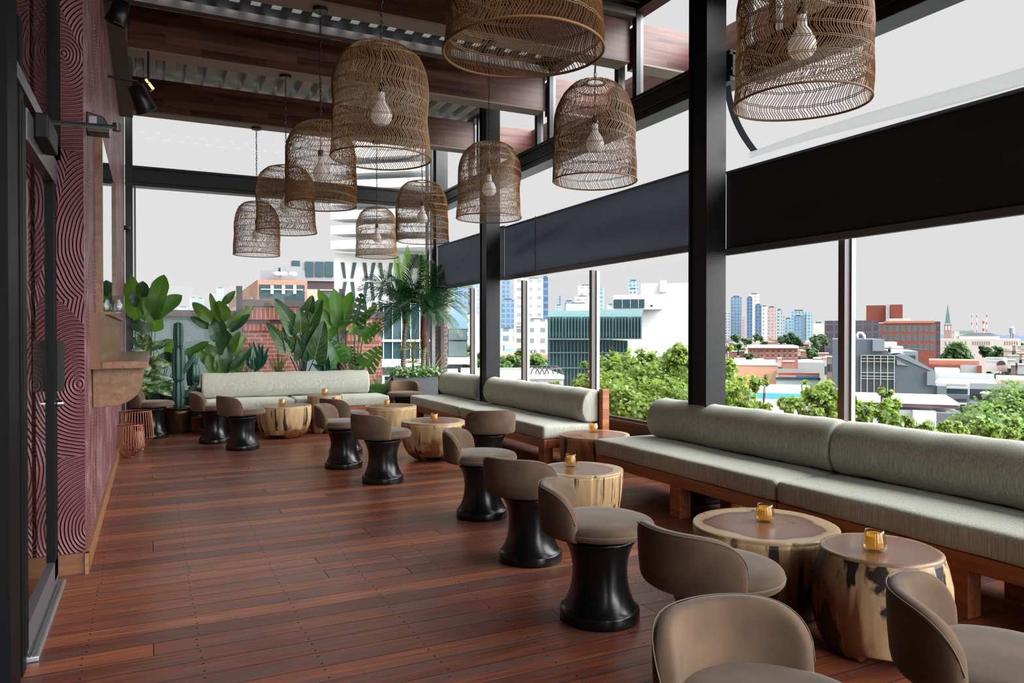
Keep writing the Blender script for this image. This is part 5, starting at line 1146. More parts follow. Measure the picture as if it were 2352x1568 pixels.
# ---- neighbour's terrace parapet beyond the far glass
TEAL = mat('grey_green_stucco', (.19, .245, .25), .9, noise=(1.2, (.16, .21, .215), .3), bump=(60, .3))
CAP = mat('brown_coping', (.11, .092, .085), .7)
BRK = brick_mat('red_brick', (.24, .062, .045), (.32, .105, .078), (.32, .25, .23), .22, .072, ms=.009)
BRS = brick_mat('soldier_brick', (.24, .062, .045), (.31, .10, .07), (.32, .25, .23), .075, .23, ms=.009, offset=0)
YN = 14.2
def NP(px0, px1, py, y=YN): a = onY(px0, py, y); b = onY(px1, py, y); return a, b
a, b = NP(220, 562, 724); t = thing('stucco_parapet', 'low grey green stucco wall with brown coping outside the far glass', 'wall', (a.x, YN, 0))
m = MB(); m.box(a.x-1, b.x, YN, YN+.3, -3, a.z); m.build('wall_body', TEAL, t); m = MB(); m.box(a.x-1, b.x, YN-.04, YN+.34, a.z, a.z+.11); m.build('coping', CAP, t)
def pier(px0, px1, pytop, label, y=YN, sold=True):
    a, b = NP(px0, px1, pytop, y); t = thing('brick_pier', label, 'brick wall', (a.x, y, 0)); z = a.z
    m = MB(); m.box(a.x, b.x, y-.10, y+.5, -3, z-.56); m.build('brickwork', BRK, t)
    m = MB(); m.box(a.x-.02, b.x+.02, y-.16, y+.52, z-.36, z-.12); m.build('soldier_course', BRS, t); m = MB(); m.box(a.x, b.x, y-.10, y+.5, z-.44, z-.36); m.build('ledge_course', CAP, t)
    m = MB(); m.box(a.x, b.x, y-.12, y+.5, z-.56, z-.44); m.build('lower_soldier_course', BRS, t)
    m = MB(); m.box(a.x-.03, b.x+.03, y-.18, y+.55, z-.12, z); m.build('coping', CAP, t); return t
pier(556, 684, 688, 'red brick pier with soldier courses between the rubber plant and the alocasia')
pier(793, 874, 716, 'red brick pier behind the monstera, left of the palms')
a, b = NP(684, 793, 742, YN+.05); t = thing('stucco_parapet', 'short grey green stucco panel between the two red brick piers', 'wall', (a.x, YN+.05, 0)); m = MB(); m.box(a.x, b.x, YN+.05, YN+.3, -3, a.z); m.build('wall_body', TEAL, t); m = MB(); m.box(a.x, b.x, YN, YN+.34, a.z, a.z+.07); m.build('coping', CAP, t)
ap = onX(1005, 700, XR+.35); t = thing('brick_pier', 'dark brown brick pier seen through the glass just beside the far corner', 'brick wall', (XR+.3, 12.4, 0)); BRD = brick_mat('dark_brown_brick', (.075, .045, .04), (.11, .065, .055), (.20, .16, .15), .22, .072, ms=.008)
m = MB(); a = onY(1006, 690, 12.6); b = onY(1028, 690, 12.6); m.box(a.x, b.x, 12.6, 13.0, -3, onY(1006, 640, 12.6).z); m.build('brickwork', BRD, t)
# ---- orange brick building with concrete penthouse
OB = brick_mat('orange_brick_far', (.38, .16, .10), (.45, .21, .14), (.40, .26, .20), .35, .12, ms=.02); CONC = mat('pale_concrete', (.22, .245, .26), .85, noise=(.3, (.18, .20, .215), .3)); WHT = mat('white_render', (.64, .64, .65), .8); WHG = mat('warm_white_render', (.54, .53, .51), .8)
b1 = B('brick_office', 'orange brick office block with a wide glazed corner storey and grey penthouse', 'building', 592, 706, 643, 46, 16, OB)
b1.box('corner_glazing', 596, 700, 654, 686, -.06, .1, WINT); b1.box('glazing_band', 600, 696, 664, 666, -.16, -.06, WHT); b1.box('lower_glazing', 640, 700, 686, 712, -.06, .1, WINT)
for px in (622, 648, 674): b1.box('curtain_panel', px, px+7, 655, 675, -.14, -.06, mat('pale_curtain', (.45, .60, .56), .8))
m = MB(); xw = b1.X(592); W_ = rt*xat(525, 73)+fw0*73-b1.o; wx, wy = W_.dot(b1.xl), W_.dot(b1.yl); m.add([(xw, 0, b1.h), (wx, wy, b1.h), (wx, wy, 0), (xw, 0, 0), (xw+4, 12, b1.h), (wx+4, wy+3, b1.h), (wx+4, wy+3, 0), (xw+4, 12, 0)], [(0, 1, 2, 3), (4, 7, 6, 5), (0, 4, 5, 1), (3, 2, 6, 7), (1, 5, 6, 2), (0, 3, 7, 4)]); m.build('side_wing', OB, b1.t, world=False)
for f, dz in ((1, 0), (2, 3.6)):
    m = MB()
    for k in range(14):
        u0, u1 = .06+k*.066, .06+k*.066+.045; A = Vector((xw, 0, 0)).lerp(Vector((wx, wy, 0)), u0); C_ = Vector((xw, 0, 0)).lerp(Vector((wx, wy, 0)), u1); z1 = b1.h-1.0-dz; nn = Vector((-.12, -.05, 0)); m.add([A+nn+Vector((0, 0, z1)), C_+nn+Vector((0, 0, z1)), C_+nn+Vector((0, 0, z1-1.5)), A+nn+Vector((0, 0, z1-1.5))], [(0, 1, 2, 3)])
    m.build('window_strip', WIND, b1.t, world=False)
b1.box('penthouse', 591, 700, 612, 643, 3, 12, CONC); b1.box('penthouse_upper', 622, 690, 598, 620, 4, 12, CONC)
m = MB(); m.tube([(b1.X(640), 3, b1.Z(624)), (b1.X(640), 3, b1.Z(606))], .12, 6); m.build('vent_pipe', WIND, b1.t, world=False)
for px in (634, 648, 672): m = MB(); m.ball((b1.X(px), 2.4, b1.Z(622)), .2, 10, 6, (1.4, 1, .8)); m.build('roof_dish', WHT, b1.t, world=False)
b2_ = B('grey_office', 'grey office block with three tall dark blue windows, beside the white tower', 'building', 704, 772, 640, 66, 14, mat('dark_glazed_wall', (.06, .075, .085), .2), group=None)
b2_.box('upper_storey', 668, 772, 600, 646, -.4, 10, CONC)
for px in (712, 735, 757): b2_.box('window', px-10, px+9, 602, 636, -.55, -.4, WINT)
b2_.box('window', 672, 690, 600, 624, -.55, -.4, WINT); b2_.box('dark_band', 704, 771, 648, 668, -.1, 0, mat('maroon_dark_band', (.05, .03, .04), .3)); b2_.box('glazing_band', 704, 771, 665, 667, -.16, -.1, WHT)
# ---- white angular tower
wt_ = B('white_tower', 'white angular apartment tower with slanted windows and wing shaped balconies behind the palms', 'building', 818, 1002, 325, 30, 12, WHT)
wt_.box('lower_block', 768, 1002, 583, 1100, -.02, 11, WHT)
wt_.box('upper_glazing', 819, 1002, 340, 566, -.25, .1, mat('pale_sky_glass', (.52, .62, .67), .12, spec=.8))
for py in (378, 412, 446, 480, 512, 545, 578):
    m = MB(); z = wt_.Z(py); m.prism([(wt_.X(765), -.6), (wt_.X(1002), -1.9), (wt_.X(1002), .2), (wt_.X(790), .2)], z, z+.34, 'z'); m.build('balcony_slab', WHT, wt_.t, world=False)
    m = MB(); m.prism([(wt_.X(771), -.62), (wt_.X(1002), -1.92), (wt_.X(1002), -1.86), (wt_.X(771), -.56)], z+.34, z+.95, 'z'); m.build('balcony_glass', GLASS, wt_.t, world=False)
for px in range(830, 1000, 18): wt_.box('window_mullion', px, px+1.3, 345, 566, -.32, -.25, mat('grey_mullion', (.35, .40, .44), .5))
for i, px in enumerate((790, 812, 840, 856, 876, 896, 916)):
    for k, (p0, p1) in enumerate(((604, 640), (648, 690), (694, 726))):
        m = MB(); dx = .05*(1 if (i+k) % 2 else -1); x = wt_.X(px); z0, z1 = wt_.Z(p1), wt_.Z(p0); m.prism([(x-.06-dx, z0), (x+.05-dx, z0), (x+.08+dx, z1), (x-.06+dx, z1)], -.06, .1); m.build('window', mat('tinted_window', (.05, .065, .075), .15), wt_.t, world=False)
wt_.box('window', 934, 980, 585, 615, -.08, .1, mat('grey_blind_window', (.10, .10, .11), .5))
wt_.box('glass_storey', 882, 1010, 700, 822, -1.2, .1, WINT)
for px in range(885, 1010, 20): wt_.box('glass_storey_mullion', px, px+1.6, 700, 822, -1.28, -1.2, WHG)
wt_.box('storey_band', 872, 1010, 779, 784, -1.35, -1.2, WHG); wt_.box('white_ledge', 870, 1010, 822, 838, -1.8, .1, WHT); wt_.box('lower_window_band', 875, 1010, 840, 858, -.5, -.2, mat('grey_lower_windows', (.22, .26, .28), .3)); wt_.box('lower_wall', 870, 1010, 858, 905, -1.3, .1, WHT)
# ---- right of the corner: dark glass office with white ledges
b = B('dark_glass_office', 'dark glass office with white ledges just right of the brown brick pier', 'building', 1004, 1073, 755, 46, 12, WIND)
for p0, p1 in ((757, 780), (784, 818)): b.box('glazing', 1030, 1072, p0, p1, -.06, .05, mat('green_grey_glass', (.09, .13, .13), .12, spec=.8))
b.box('upper_glass_volume', 1036, 1073, 706, 755, .2, 8, mat('blue_reflecting_glass', (.18, .30, .38), .1, spec=.9)); b.box('ledge', 1004, 1079, 820, 835, -1.0, .1, WHT); b.box('lower_glazing', 1030, 1062, 836, 850, -.3, .1, WIN); b.box('white_base_wall', 1004, 1052, 845, 905, -.9, -.3, WHT)
# ---- skyline towers: one box each, gridded facade; blue tints include distance haze
def fac(name, win, wall, w, h, ms, rough=.4):
    return brick_mat(name, win, tuple(c*1.3 for c in win), wall, w, h, rough=rough, ms=ms, offset=0)
FB = fac('hazy_blue_tower_facade', (.10, .17, .27), (.20, .29, .39), 3.2, 3.4, .5, .2); FW = fac('white_tower_facade', (.22, .25, .28), (.78, .79, .79), 4.2, 3.8, 1.15); FG = fac('grey_tower_facade', (.12, .16, .2), (.38, .42, .46), 3.6, 3.4, .8); FP = fac('pink_brick_tower_facade', (.2, .2, .24), (.46, .33, .31), 3.4, 3.3, .9); FT = fac('hazy_teal_tower_facade', (.14, .26, .33), (.36, .48, .53), 3.6, 3.6, .5, .2); FBE = fac('beige_apartment_facade', (.16, .18, .19), (.55, .53, .46), 3.0, 2.9, .85); FDB = fac('dark_blue_tower_facade', (.05, .10, .19), (.12, .20, .30), 3, 3.2, .5, .2)
SK = [ (437, 452, 685, 900, FT, 'pale teal twin tower on the horizon left of the rubber plant'), (453, 470, 686, 950, FB, 'blue twin tower on the horizon left of the rubber plant'), (408, 432, 706, 900, FG, 'low stepped grey building on the horizon by the broad leaved plant'), (498, 514, 662, 900, FT, 'slim pale teal tower behind the rubber plant top'), (489, 494, 674, 950, FT, 'thin needle like tower beside the slim teal one'),
 (1043, 1072, 655, 520, FB, 'blue glass tower right of the palms'), (1074, 1086, 662, 620, FDB, 'slim dark blue tower by the first glass post'), (1090, 1100, 650, 600, FT, 'pale blue tower touching the slender steel column'), (1060, 1100, 722, 300, FG, 'grey slab block behind the first glass post'), (1152, 1173, 640, 560, FB, 'cross braced blue tower right of the slender steel column'), (1150, 1182, 688, 480, FB, 'broad blue tower low beside the slender steel column'), (1150, 1180, 755, 260, FG, 'grey block under the blue towers'),
 (1181, 1203, 636, 330, FW, 'white gridded tower left of the second glass post'), (1206, 1247, 640, 330, FW, 'tallest white gridded tower right of the second glass post'), (1246, 1259, 636, 345, FDB, 'dark glazed edge of the white tower'), (1180, 1204, 752, 215, FBE, 'beige apartment block with balconies left of the second post'), (1208, 1258, 733, 200, FBE, 'beige apartment block with balconies right of the second post'),
 (1283, 1288, 678, 900, FB, 'needle tower above the teal office'), (1276, 1290, 702, 880, FT, 'low teal tower above the teal office'), (1296, 1318, 692, 700, FB, 'low blue block above the teal office'), (1300, 1356, 697, 420, WHG, 'plain off white block behind the teal office roof'), (1320, 1357, 681, 430, FW, 'white gridded block, lower step'), (1328, 1362, 656, 440, FW, 'white gridded block, upper step by the third post'), (1354, 1357, 626, 900, FT, 'hair thin pale tower at the third post'), (1376, 1387, 660, 640, FT, 'plain pale blue slab right of the third post'), (1395, 1410, 700, 420, FW, 'small white gridded block left of the white penthouse'),
 (1443, 1466, 645, 700, FT, 'pale teal tower over the white penthouse'), (1444, 1464, 664, 690, FG, 'grey lower part before the pale teal tower'), (1473, 1505, 658, 330, FDB, 'dark blue glazed block over the white building'),
 (1664, 1676, 715, 900, FG, 'pale grey tower at the left edge of the right bay'), (1678, 1703, 682, 800, FB, 'dark blue stepped tower, first of the right skyline'), (1704, 1712, 728, 900, FP, 'small reddish tower in the right skyline gap'), (1715, 1728, 683, 760, FDB, 'narrow dark side of the tallest tower in the right skyline'), (1720, 1744, 676, 770, FW, 'tallest pale tower in the right skyline'), (1734, 1749, 700, 700, FDB, 'dark blue tower before the tallest pale one'), (1748, 1762, 704, 705, FW, 'white gridded tower in the right skyline'), (1762, 1782, 706, 760, FP, 'pinkish brick tower in the right skyline'), (1783, 1796, 712, 780, FG, 'grey tower right of the pinkish one'),
 (1797, 1801, 724, 800, FG, 'slim grey edge tower after the pinkish group'), (1802, 1818, 732, 820, FT, 'low stepped teal block, left part'), (1816, 1852, 714, 840, FT, 'broad teal glass block in the right skyline'), (1823, 1844, 726, 800, FB, 'blue block before the broad teal one'), (1854, 1865, 718, 830, FT, 'teal tower closing the right skyline'), (1868, 1892, 742, 900, WHG, 'faint white buildings at the end of the right skyline')]
for p0, p1, py, d_, mt_, lab in SK:
    bb_ = B('tower', lab+', far off', 'tower', p0, p1, py, d_, (p1-p0)/F*d_*.3+3, mt_, group='distant skyline towers')
    if p1-p0 > 12:
        q = (p1-p0)*.22; bb_.box('roof_plant', p0+q, p1-q, py-3, py, 2, 6, MATS['blue_grey_window'])
# ---- teal glass office and white building on the window side
TR = fac('teal_rib_facade', (.02, .075, .082), (.06, .14, .15), .85, 3.9, .11, .2)
b = B('teal_glass_office', 'teal glass office with vertical fins and an overhanging top storey', 'building', 1258, 1442, 782, 40, 12, TR)
b.box('top_storey', 1258, 1469, 728, 776, -.9, 11.5, TR); 
m = MB(); m.prism([(b.X(1257), b.Z(728)), (b.X(1469), b.Z(728)), (b.X(1473), b.Z(710)), (b.X(1261), b.Z(716))], -.9, 11); m.build('sloped_roof_edge', mat('teal_roof_sheet', (.16, .27, .28), .6), b.t, world=False)
for px in range(1262, 1468, 7): b.box('fin', px, px+1.5, 730, 775, -1.15, -.9, mat('teal_fin', (.06, .125, .14), .4))
for px in range(1262, 1440, 8): b.box('fin', px, px+1.5, 782, 930, -.2, 0, MATS['teal_fin'])
for py in (776, 808, 843): b.box('floor_band', 1258, 1442 if py > 780 else 1469, py, py+2.5, -1.0 if py < 780 else -.3, .1, MATS['teal_fin'])
b = B('white_building', 'large plain white building with a stepped penthouse, washed out against the sky', 'building', 1472, 1640, 650, 62, 20, WHT)
b.box('penthouse_block', 1410, 1520, 680, 712, -2, 10, WHT); b.box('penthouse_window', 1412, 1480, 690, 709, -2.2, -1.9, WINT); b.box('lower_mass', 1441, 1520, 709, 990, -.15, 14, WHT); b.box('roof_box', 1515, 1530, 647, 672, -1.5, 3, WHG); b.box('small_vent', 1494, 1498, 702, 706, -2.1, -1.9, WIND)
for px in (1430, 1448, 1466): b.box('window_mullion', px, px+.8, 690, 709, -2.25, -2.2, WHT)
t = B('sign_building', 'low brick building with a black on white sign on its roof', 'building', 1150, 1258, 815, 120, 20, brick_mat('low_orange_brick', (.42, .17, .11), (.5, .22, .15), (.4, .25, .2), .6, .2, ms=.03))
t.box('sign_board', 1211, 1229, 802, 814, -.6, -.4, WHT)
def text(s_, par, loc, size, mt, rot=(math.pi/2, 0, 0), ext=.01, sx=1.0):
    cu = bpy.data.curves.new('lettering', 'FONT'); cu.body = s_; cu.size = size; cu.extrude = ext; cu.align_x = 'CENTER'; cu.align_y = 'CENTER'; o = bpy.data.objects.new('lettering', cu); cu.materials.append(mt); o.parent = par; sc.collection.objects.link(o); bpy.context.view_layer.update(); me = bpy.data.meshes.new_from_object(o.evaluated_get(bpy.context.evaluated_depsgraph_get())); bpy.data.objects.remove(o)
    o = bpy.data.objects.new('lettering', me); me.materials.clear(); me.materials.append(mt); o.parent = par; o.location = loc; o.rotation_euler = rot; o.scale = (sx, 1, 1); sc.collection.objects.link(o); return o
text('\u03a3XR', t.t, (t.X(1220), -.65, t.Z(808)), .95, BLACK, ext=.02)
b = B('cyan_billboard_building', 'small building with a pale cyan billboard beside the steel column', 'building', 1162, 1186, 818, 150, 10, WHG); b.box('billboard', 1160, 1185, 794, 816, -1.2, -.9, mat('cyan_board', (.45, .80, .80), .7)); b.box('billboard_panel', 1164, 1180, 800, 812, -1.3, -1.2, mat('cyan_board_dark', (.20, .62, .66), .7))
b = B('roof_terrace', 'white roof terrace with a glass rail and curved hoops beyond the benches', 'building', 1060, 1294, 870, 34, 8, mat('pale_grey_render', (.34, .335, .37), .85)); b.box('coping', 1058, 1295, 862, 870, -.15, 8.1, WHT); b.box('glass_rail', 1062, 1290, 848, 861, -.04, .0, GLASS); b.box('hand_rail', 1062, 1290, 846.5, 848, -.06, .02, GREYP)
for k in range(6):
    m = MB(); m.tube([(b.X(1222+k*11)+.42*math.cos(a_), .8, b.Z(862)+.40*math.sin(a_)) for a_ in [math.pi*q/10 for q in range(11)]], .03, 6); m.build('hoop', BLACK, b.t, world=False)
# ---- middle distance city on the right
b = B('brick_mill', 'long red brick building with a pale cornice below the skyline', 'building', 1718, 1833, 798, 170, 22, brick_mat('mill_brick', (.30, .10, .075), (.36, .14, .11), (.30, .16, .13), .7, .25, ms=.03)); b.box('cornice', 1716, 1834, 794, 799, -1, 22, WHG)
b.wins(lin(1750, 1828, 7), [806, 817], 4.5, 6.5, WIN, frame=WHG); b.wins(lin(1724, 1742, 3), [806, 816], 4, 4, WIN)
b = B('salmon_wall_building', 'salmon coloured blank walled building behind the young leaves', 'building', 1685, 1787, 838, 70, 12, mat('salmon_render', (.48, .25, .165), .9)); b.box('coping', 1684, 1788, 835, 838.5, -.1, 12, WHT); b.box('brick_base', 1685, 1786, 892, 960, -.05, .1, BRK)
b = B('mint_wall_building', 'pale mint blank wall with a blue stripe and an orange fenced roof', 'building', 1783, 1884, 870, 58, 16, mat('pale_mint_render', (.66, .76, .74), .9)); b.box('roof_edge', 1782, 1885, 867, 871, -.1, 16, WIND); b.box('orange_netting', 1788, 1886, 859, 865, 2, 2.2, mat('orange_net', (.60, .14, .07), .9)); b.box('blue_sheet', 1830, 1884, 864, 868, 1, 1.2, mat('blue_sheet', (.1, .35, .55), .8))
b = B('white_shed', 'white flat roofed shed with a bright blue band, low behind the leaves', 'building', 1722, 1882, 904, 46, 9, mat('pale_blue_wall', (.64, .74, .78), .9)); b.box('blue_band', 1722, 1882, 903, 914, -.08, .1, mat('bright_blue_band', (.08, .42, .68), .7))
B('concrete_cube', 'bare concrete box on the roof behind the orange netting', 'building', 1833, 1894, 832, 85, 10, mat('mottled_concrete', (.27, .30, .30), .9, noise=(.6, (.28, .31, .31), .3)))
b = B('netted_building', 'building wrapped in dark scaffold netting left of the grey house', 'building', 1894, 2018, 736, 215, 22, fac('netting_facade', (.05, .05, .07), (.10, .085, .095), 2.5, 2.2, .25, .9)); b.box('lower_annex', 1874, 1896, 778, 905, 3, 20, MATS['netting_facade']); b.box('glazed_bay', 1911, 1926, 812, 890, -20, -19.6, WIND)
RB = brick_mat('red_block_brick', (.21, .055, .035), (.26, .08, .055), (.22, .08, .06), .6, .2, ms=.02)
b = B('red_brick_block', 'red brick apartment block with rows of tall windows and a windowless tower', 'building', 2009, 2150, 742, 240, 24, RB)
b.wins(lin(2017, 2060, 4)+lin(2074, 2141, 6), [754, 775, 797], 9, 15, mat('grey_green_pane', (.10, .14, .15), .15)); b.box('tower_block', 1989, 2035, 700, 738, 4, 18, brick_mat('tower_brick', (.19, .045, .028), (.22, .06, .04), (.2, .06, .045), .6, .2, ms=.02)); b.box('tower_block', 2045, 2074, 698, 732, 4, 16, MATS['tower_brick']); b.box('metal_flue', 2037, 2043, 698, 732, 2.5, 3.5, ALU); b.box('roof_rail', 2042, 2092, 731, 736, 1, 1.3, WHG); b.box('rusty_roof_edge', 2030, 2146, 737, 742, -.3, 2, mat('rusty_roof', (.45, .17, .12), .9)); b.box('side_netting', 2150, 2160, 738, 825, .5, 20, MATS['netting_facade'])
# grey house nearer
GH = mat('grey_panel_cladding', (.085, .10, .12), .75); GHL = mat('light_grey_panel', (.17, .20, .235), .6)
b = B('grey_clad_house', 'big grey clad building with a gridded black window and a sloping roof', 'building', 1912, 2030, 779, 48, 16, GH)
m = MB(); m.prism([(b.X(2030), 0), (b.X(2174), 0), (b.X(2174), b.Z(888)), (b.X(2150), b.Z(883)), (b.X(2146), b.Z(852)), (b.X(2056), b.Z(815)), (b.X(2030), b.Z(808))], 0, 6); m.build('sloped_wing', GH, b.t, world=False)
m = MB(); m.prism([(b.X(2056), b.Z(815)), (b.X(2146), b.Z(852)), (b.X(2150), b.Z(849)), (b.X(2080), b.Z(812))], -.05, 6.05); m.build('sloping_roof_edge', GHL, b.t, world=False)
b.box('end_panel', 2129, 2148, 852, 884, -.2, 5, GHL); b.box('low_end_panel', 2152, 2174, 886, 960, -.2, 6, mat('mid_grey_panel', (.12, .14, .165), .7)); b.box('stair_box', 2004, 2031, 779, 806, -.2, 4, GHL)
b.box('rear_wing', 2056, 2133, 811, 900, 6.1, 14, GHL); 
m = MB(); m.box(b.X(1977), b.X(2055), -.12, .1, b.Z(903), b.Z(815)); gw = m.build('grid_window', WIND, b.t, world=False)
for px in (1977, 1991.5, 2007, 2022, 2038, 2053.5): m = MB(); m.box(b.X(px), b.X(px+1.3), -.2, -.12, b.Z(903), b.Z(815)); m.build('glazing_bar', WHG, gw, world=False)
for py in (815, 822, 829, 854, 862, 868, 902): m = MB(); m.box(b.X(1977), b.X(2055), -.2, -.12, b.Z(py+1), b.Z(py)); m.build('glazing_bar', WHG, gw, world=False)
m = MB(); m.prism([(b.X(2060), b.Z(824)), (b.X(2086), b.Z(838)), (b.X(2060), b.Z(836))], -.1, .05); m.build('triangle_window', GHL, b.t, world=False)
b.box('roof_unit', 2036, 2066, 786, 800, 2, 5, WHT); b.box('roof_unit', 2050, 2078, 796, 811, 1, 4, WHT); b.box('roof_rail', 2005, 2129, 800, 801, -.1, 0, GREYP); b.box('side_window', 2096, 2126, 822, 838, 6.0, 6.1, WIND)
m = MB(); m.tube([(b.X(1972), 3, b.Z(779)), (b.X(1972), 3, b.Z(769)), (b.X(1976), 3, b.Z(764)), (b.X(1984), 3, b.Z(765)), (b.X(1989), 3, b.Z(771)), (b.X(1989), 3, b.Z(779))], .10, 10); m.build('curved_duct', WHT, b.t, world=False, smooth=True)
b = B('glazed_grey_annex', 'lower grey annex with white framed tall windows beside the sloping house', 'building', 2174, 2228, 906, 50, 8, mat('mid_grey_panel', (.12, .14, .165), .7)); b.box('roof_glass', 2174, 2224, 894, 906, .5, 6, WINT); b.box('hand_rail', 2172, 2224, 889, 891, .3, .5, WHG)
b.wins(lin(2181, 2218, 6), [919], 5, 6, WIND); b.wins(lin(2180, 2218, 7), [942], 4.5, 24, WIND); b.box('window_band', 2175, 2221, 924, 928, -.1, .05, WHG)
b = B('white_low_building', 'white corrugated building with dark gutter and purple grey end, low behind the leaves', 'building', 1950, 2148, 940, 33, 5, mat('white_corrugated', (.50, .52, .54), .8)); b.box('gutter', 1950, 2205, 926, 934, -.1, .2, mat('maroon_gutter', (.12, .07, .08), .6)); b.box('roof_edge', 1950, 2205, 922, 926, -.15, 5, mat('pale_cyan_edge', (.62, .74, .80), .7)); b.box('end_wall', 2148, 2205, 946, 1010, -.6, 4, mat('grey_violet_wall', (.12, .13, .165), .8)); b.box('white_return', 2096, 2148, 942, 990, -.62, .1, WHT); b.box('blue_door', 2130, 2144, 960, 1000, -.7, -.6, mat('pale_blue_door', (.35, .50, .70), .5))
b = B('dark_roof_building', 'dark flat roof with a white skylight left of the leafy corner', 'building', 2228, 2420, 930, 52, 12, mat('dark_roof_wall', (.045, .055, .07), .8)); b.t.location.z = b.t.location.z
b.box('tilted_roof', 2228, 2420, 904, 932, 4, 12, MATS['dark_roof_wall']); b.box('skylight', 2256, 2279, 911, 917, 2, 4, mat('skylight_dark', (.03, .03, .04), .5)); m = MB(); m.ball((b.X(2267), 3, b.Z(912)), .4, 12, 6, (1, 1, .4)); m.build('skylight_dome', WHT, b.t, world=False, smooth=True)
b = B('pink_brick_shed', 'pinkish brick low building with a white roof on the right', 'building', 2245, 2290, 882, 90, 14, mat('pink_brick', (.32, .18, .14), .9)); b.box('roof', 2148, 2290, 878, 883, -3, 13, WHG); b.box('back_parapet', 2150, 2287, 868, 878, 8, 14, mat('blue_grey_parapet', (.38, .44, .50), .8))
b = B('tan_row_building', 'row of low tan walls with small windows at the right edge', 'building', 2290, 2430, 886, 96, 14, mat('tan_brick', (.25, .15, .12), .9)); b.wins((2304, 2325, 2334, 2348), [897], 8, 7, WIN); b.box('roof', 2288, 2430, 874, 886, 1, 14, mat('beige_roof', (.48, .45, .40), .9)); b.box('white_strip', 2300, 2430, 903, 909, -2, -.1, WHT)
b = B('white_flat_building', 'small white building with two dark windows above the pinkish shed', 'building', 2149, 2205, 855, 105, 6, WHT); b.wins((2171, 2195), [865], 7, 12, WIND); b.box('roof', 2147, 2206, 850, 855, 1, 10, WHG)
b = B('low_brick_annex', 'low red brick range with a red roof under the big tree', 'building', 2134, 2206, 837, 115, 10, RB); b.wins(lin(2149, 2198, 4), [848], 9, 11, WIN); b.box('roof', 2134, 2250, 828, 837, 1, 10, MATS['rusty_roof']); b.box('glass_wing', 2206, 2246, 838, 868, 1, 10, mat('pale_glass_wall', (.40, .46, .46), .5)); b.box('brick_end', 2246, 2256, 840, 870, .5, 9, RB)
# church, white hall
b = B('church_tower', 'church tower with a green pointed spire and white belfry', 'church', 2168, 2185, 745, 330, 3.4, mat('church_brick', (.40, .26, .22), .9), group=None)
m = MB(); cx, cz = b.X(2176.5), b.Z(745); m.add([(b.X(2169.5), 0, cz), (b.X(2183.5), 0, cz), (b.X(2183.5), 2.8, cz), (b.X(2169.5), 2.8, cz), (cx, 1.4, b.Z(697))], [(0, 1, 4), (1, 2, 4), (2, 3, 4), (3, 0, 4)]); m.build('spire', mat('verdigris_spire', (.09, .20, .19), .7), b.t, world=False)
b.box('belfry_opening', 2171, 2175, 748, 758, -.1, .1, WHT); b.box('belfry_opening', 2178, 2182, 748, 758, -.1, .1, WHT); b.box('belfry_ledge', 2167, 2186, 743, 745, -.3, 3.6, WHG)
b = B('white_hall', 'long white hall with arched windows and a grey hipped roof', 'building', 2160, 2345, 778, 260, 20, mat('cream_white_wall', (.58, .56, .51), .9)); b.wins(lin(2172, 2218, 6)+lin(2235, 2272, 8)+lin(2308, 2336, 6), [788], 2.6, 9, mat('reddish_window', (.30, .20, .19), .6))
m = MB(); z0, z1 = b.Z(772), b.Z(764); m.prism([(b.X(2198), z0), (b.X(2294), z0), (b.X(2275), z1), (b.X(2230), z1)], 2, 16); m.build('hipped_roof', mat('slate_roof', (.17, .20, .24), .8), b.t, world=False); b.box('upper_storey', 2195, 2296, 772, 779, 1, 17, MATS['cream_white_wall']); b.box('left_turret', 2192, 2203, 760, 780, 1, 4, MATS['cream_white_wall']); b.box('green_roof', 2188, 2240, 759, 766, 10, 18, mat('green_copper_roof', (.22, .32, .26), .8))
for i, px in enumerate((2232, 2243.5, 2259, 2266)):
    d_ = 900; c = rt*xat(px, d_)+fw0*d_; t = thing('smokestack', ('leftmost thin red and white chimney on the horizon', 'second thin red and white chimney on the horizon', 'thicker red and white chimney on the horizon', 'tall thin mast beside the thicker chimney')[i], 'chimney', (c.x, c.y, GZ), group='red and white chimneys far off')
    zt_ = zat((720, 720, 734, 719)[i], d_)-GZ; r_ = (.4, .4, 1.2, .5)[i]; m = MB(); m.lathe([(r_, 0), (r_*.8, zt_)], 10); m.build('shaft', mat('chimney_white', (.72, .66, .66), .9), t, world=False)
    for k in range(3): m = MB(); z = zt_-1.5-k*9; m.lathe([(r_*.95+.1, z-3.5), (r_*.95+.1, z)], 10); m.build('red_band', mat('chimney_red', (.42, .10, .14), .9), t, world=False)
d_ = 480; c = rt*xat(2324, d_)+fw0*d_; t = thing('water_tower', 'small grey blue water tower on the right horizon', 'water tower', (c.x, c.y, GZ)); z = zat(765, d_)-GZ
m = MB()
for s in (-1, 1): m.tube([(s*1.1, 0, z-9), (s*.8, 0, z)], .15, 5); m.tube([(0, s*1.1, z-9), (0, s*.8, z)], .15, 5)
m.build('legs_frame', GREYP, t, world=False); m = MB(); m.lathe([(1.4, z), (1.5, z+3.2), (1.6, z+3.3), (.1, z+4.4)], 16); m.build('tank', mat('tank_blue_grey', (.28, .32, .38), .7), t, world=False); m = MB(); m.box(-4, 4, -4, 4, 0, z-9); m.build('supporting_roof', WHG, t, world=False)
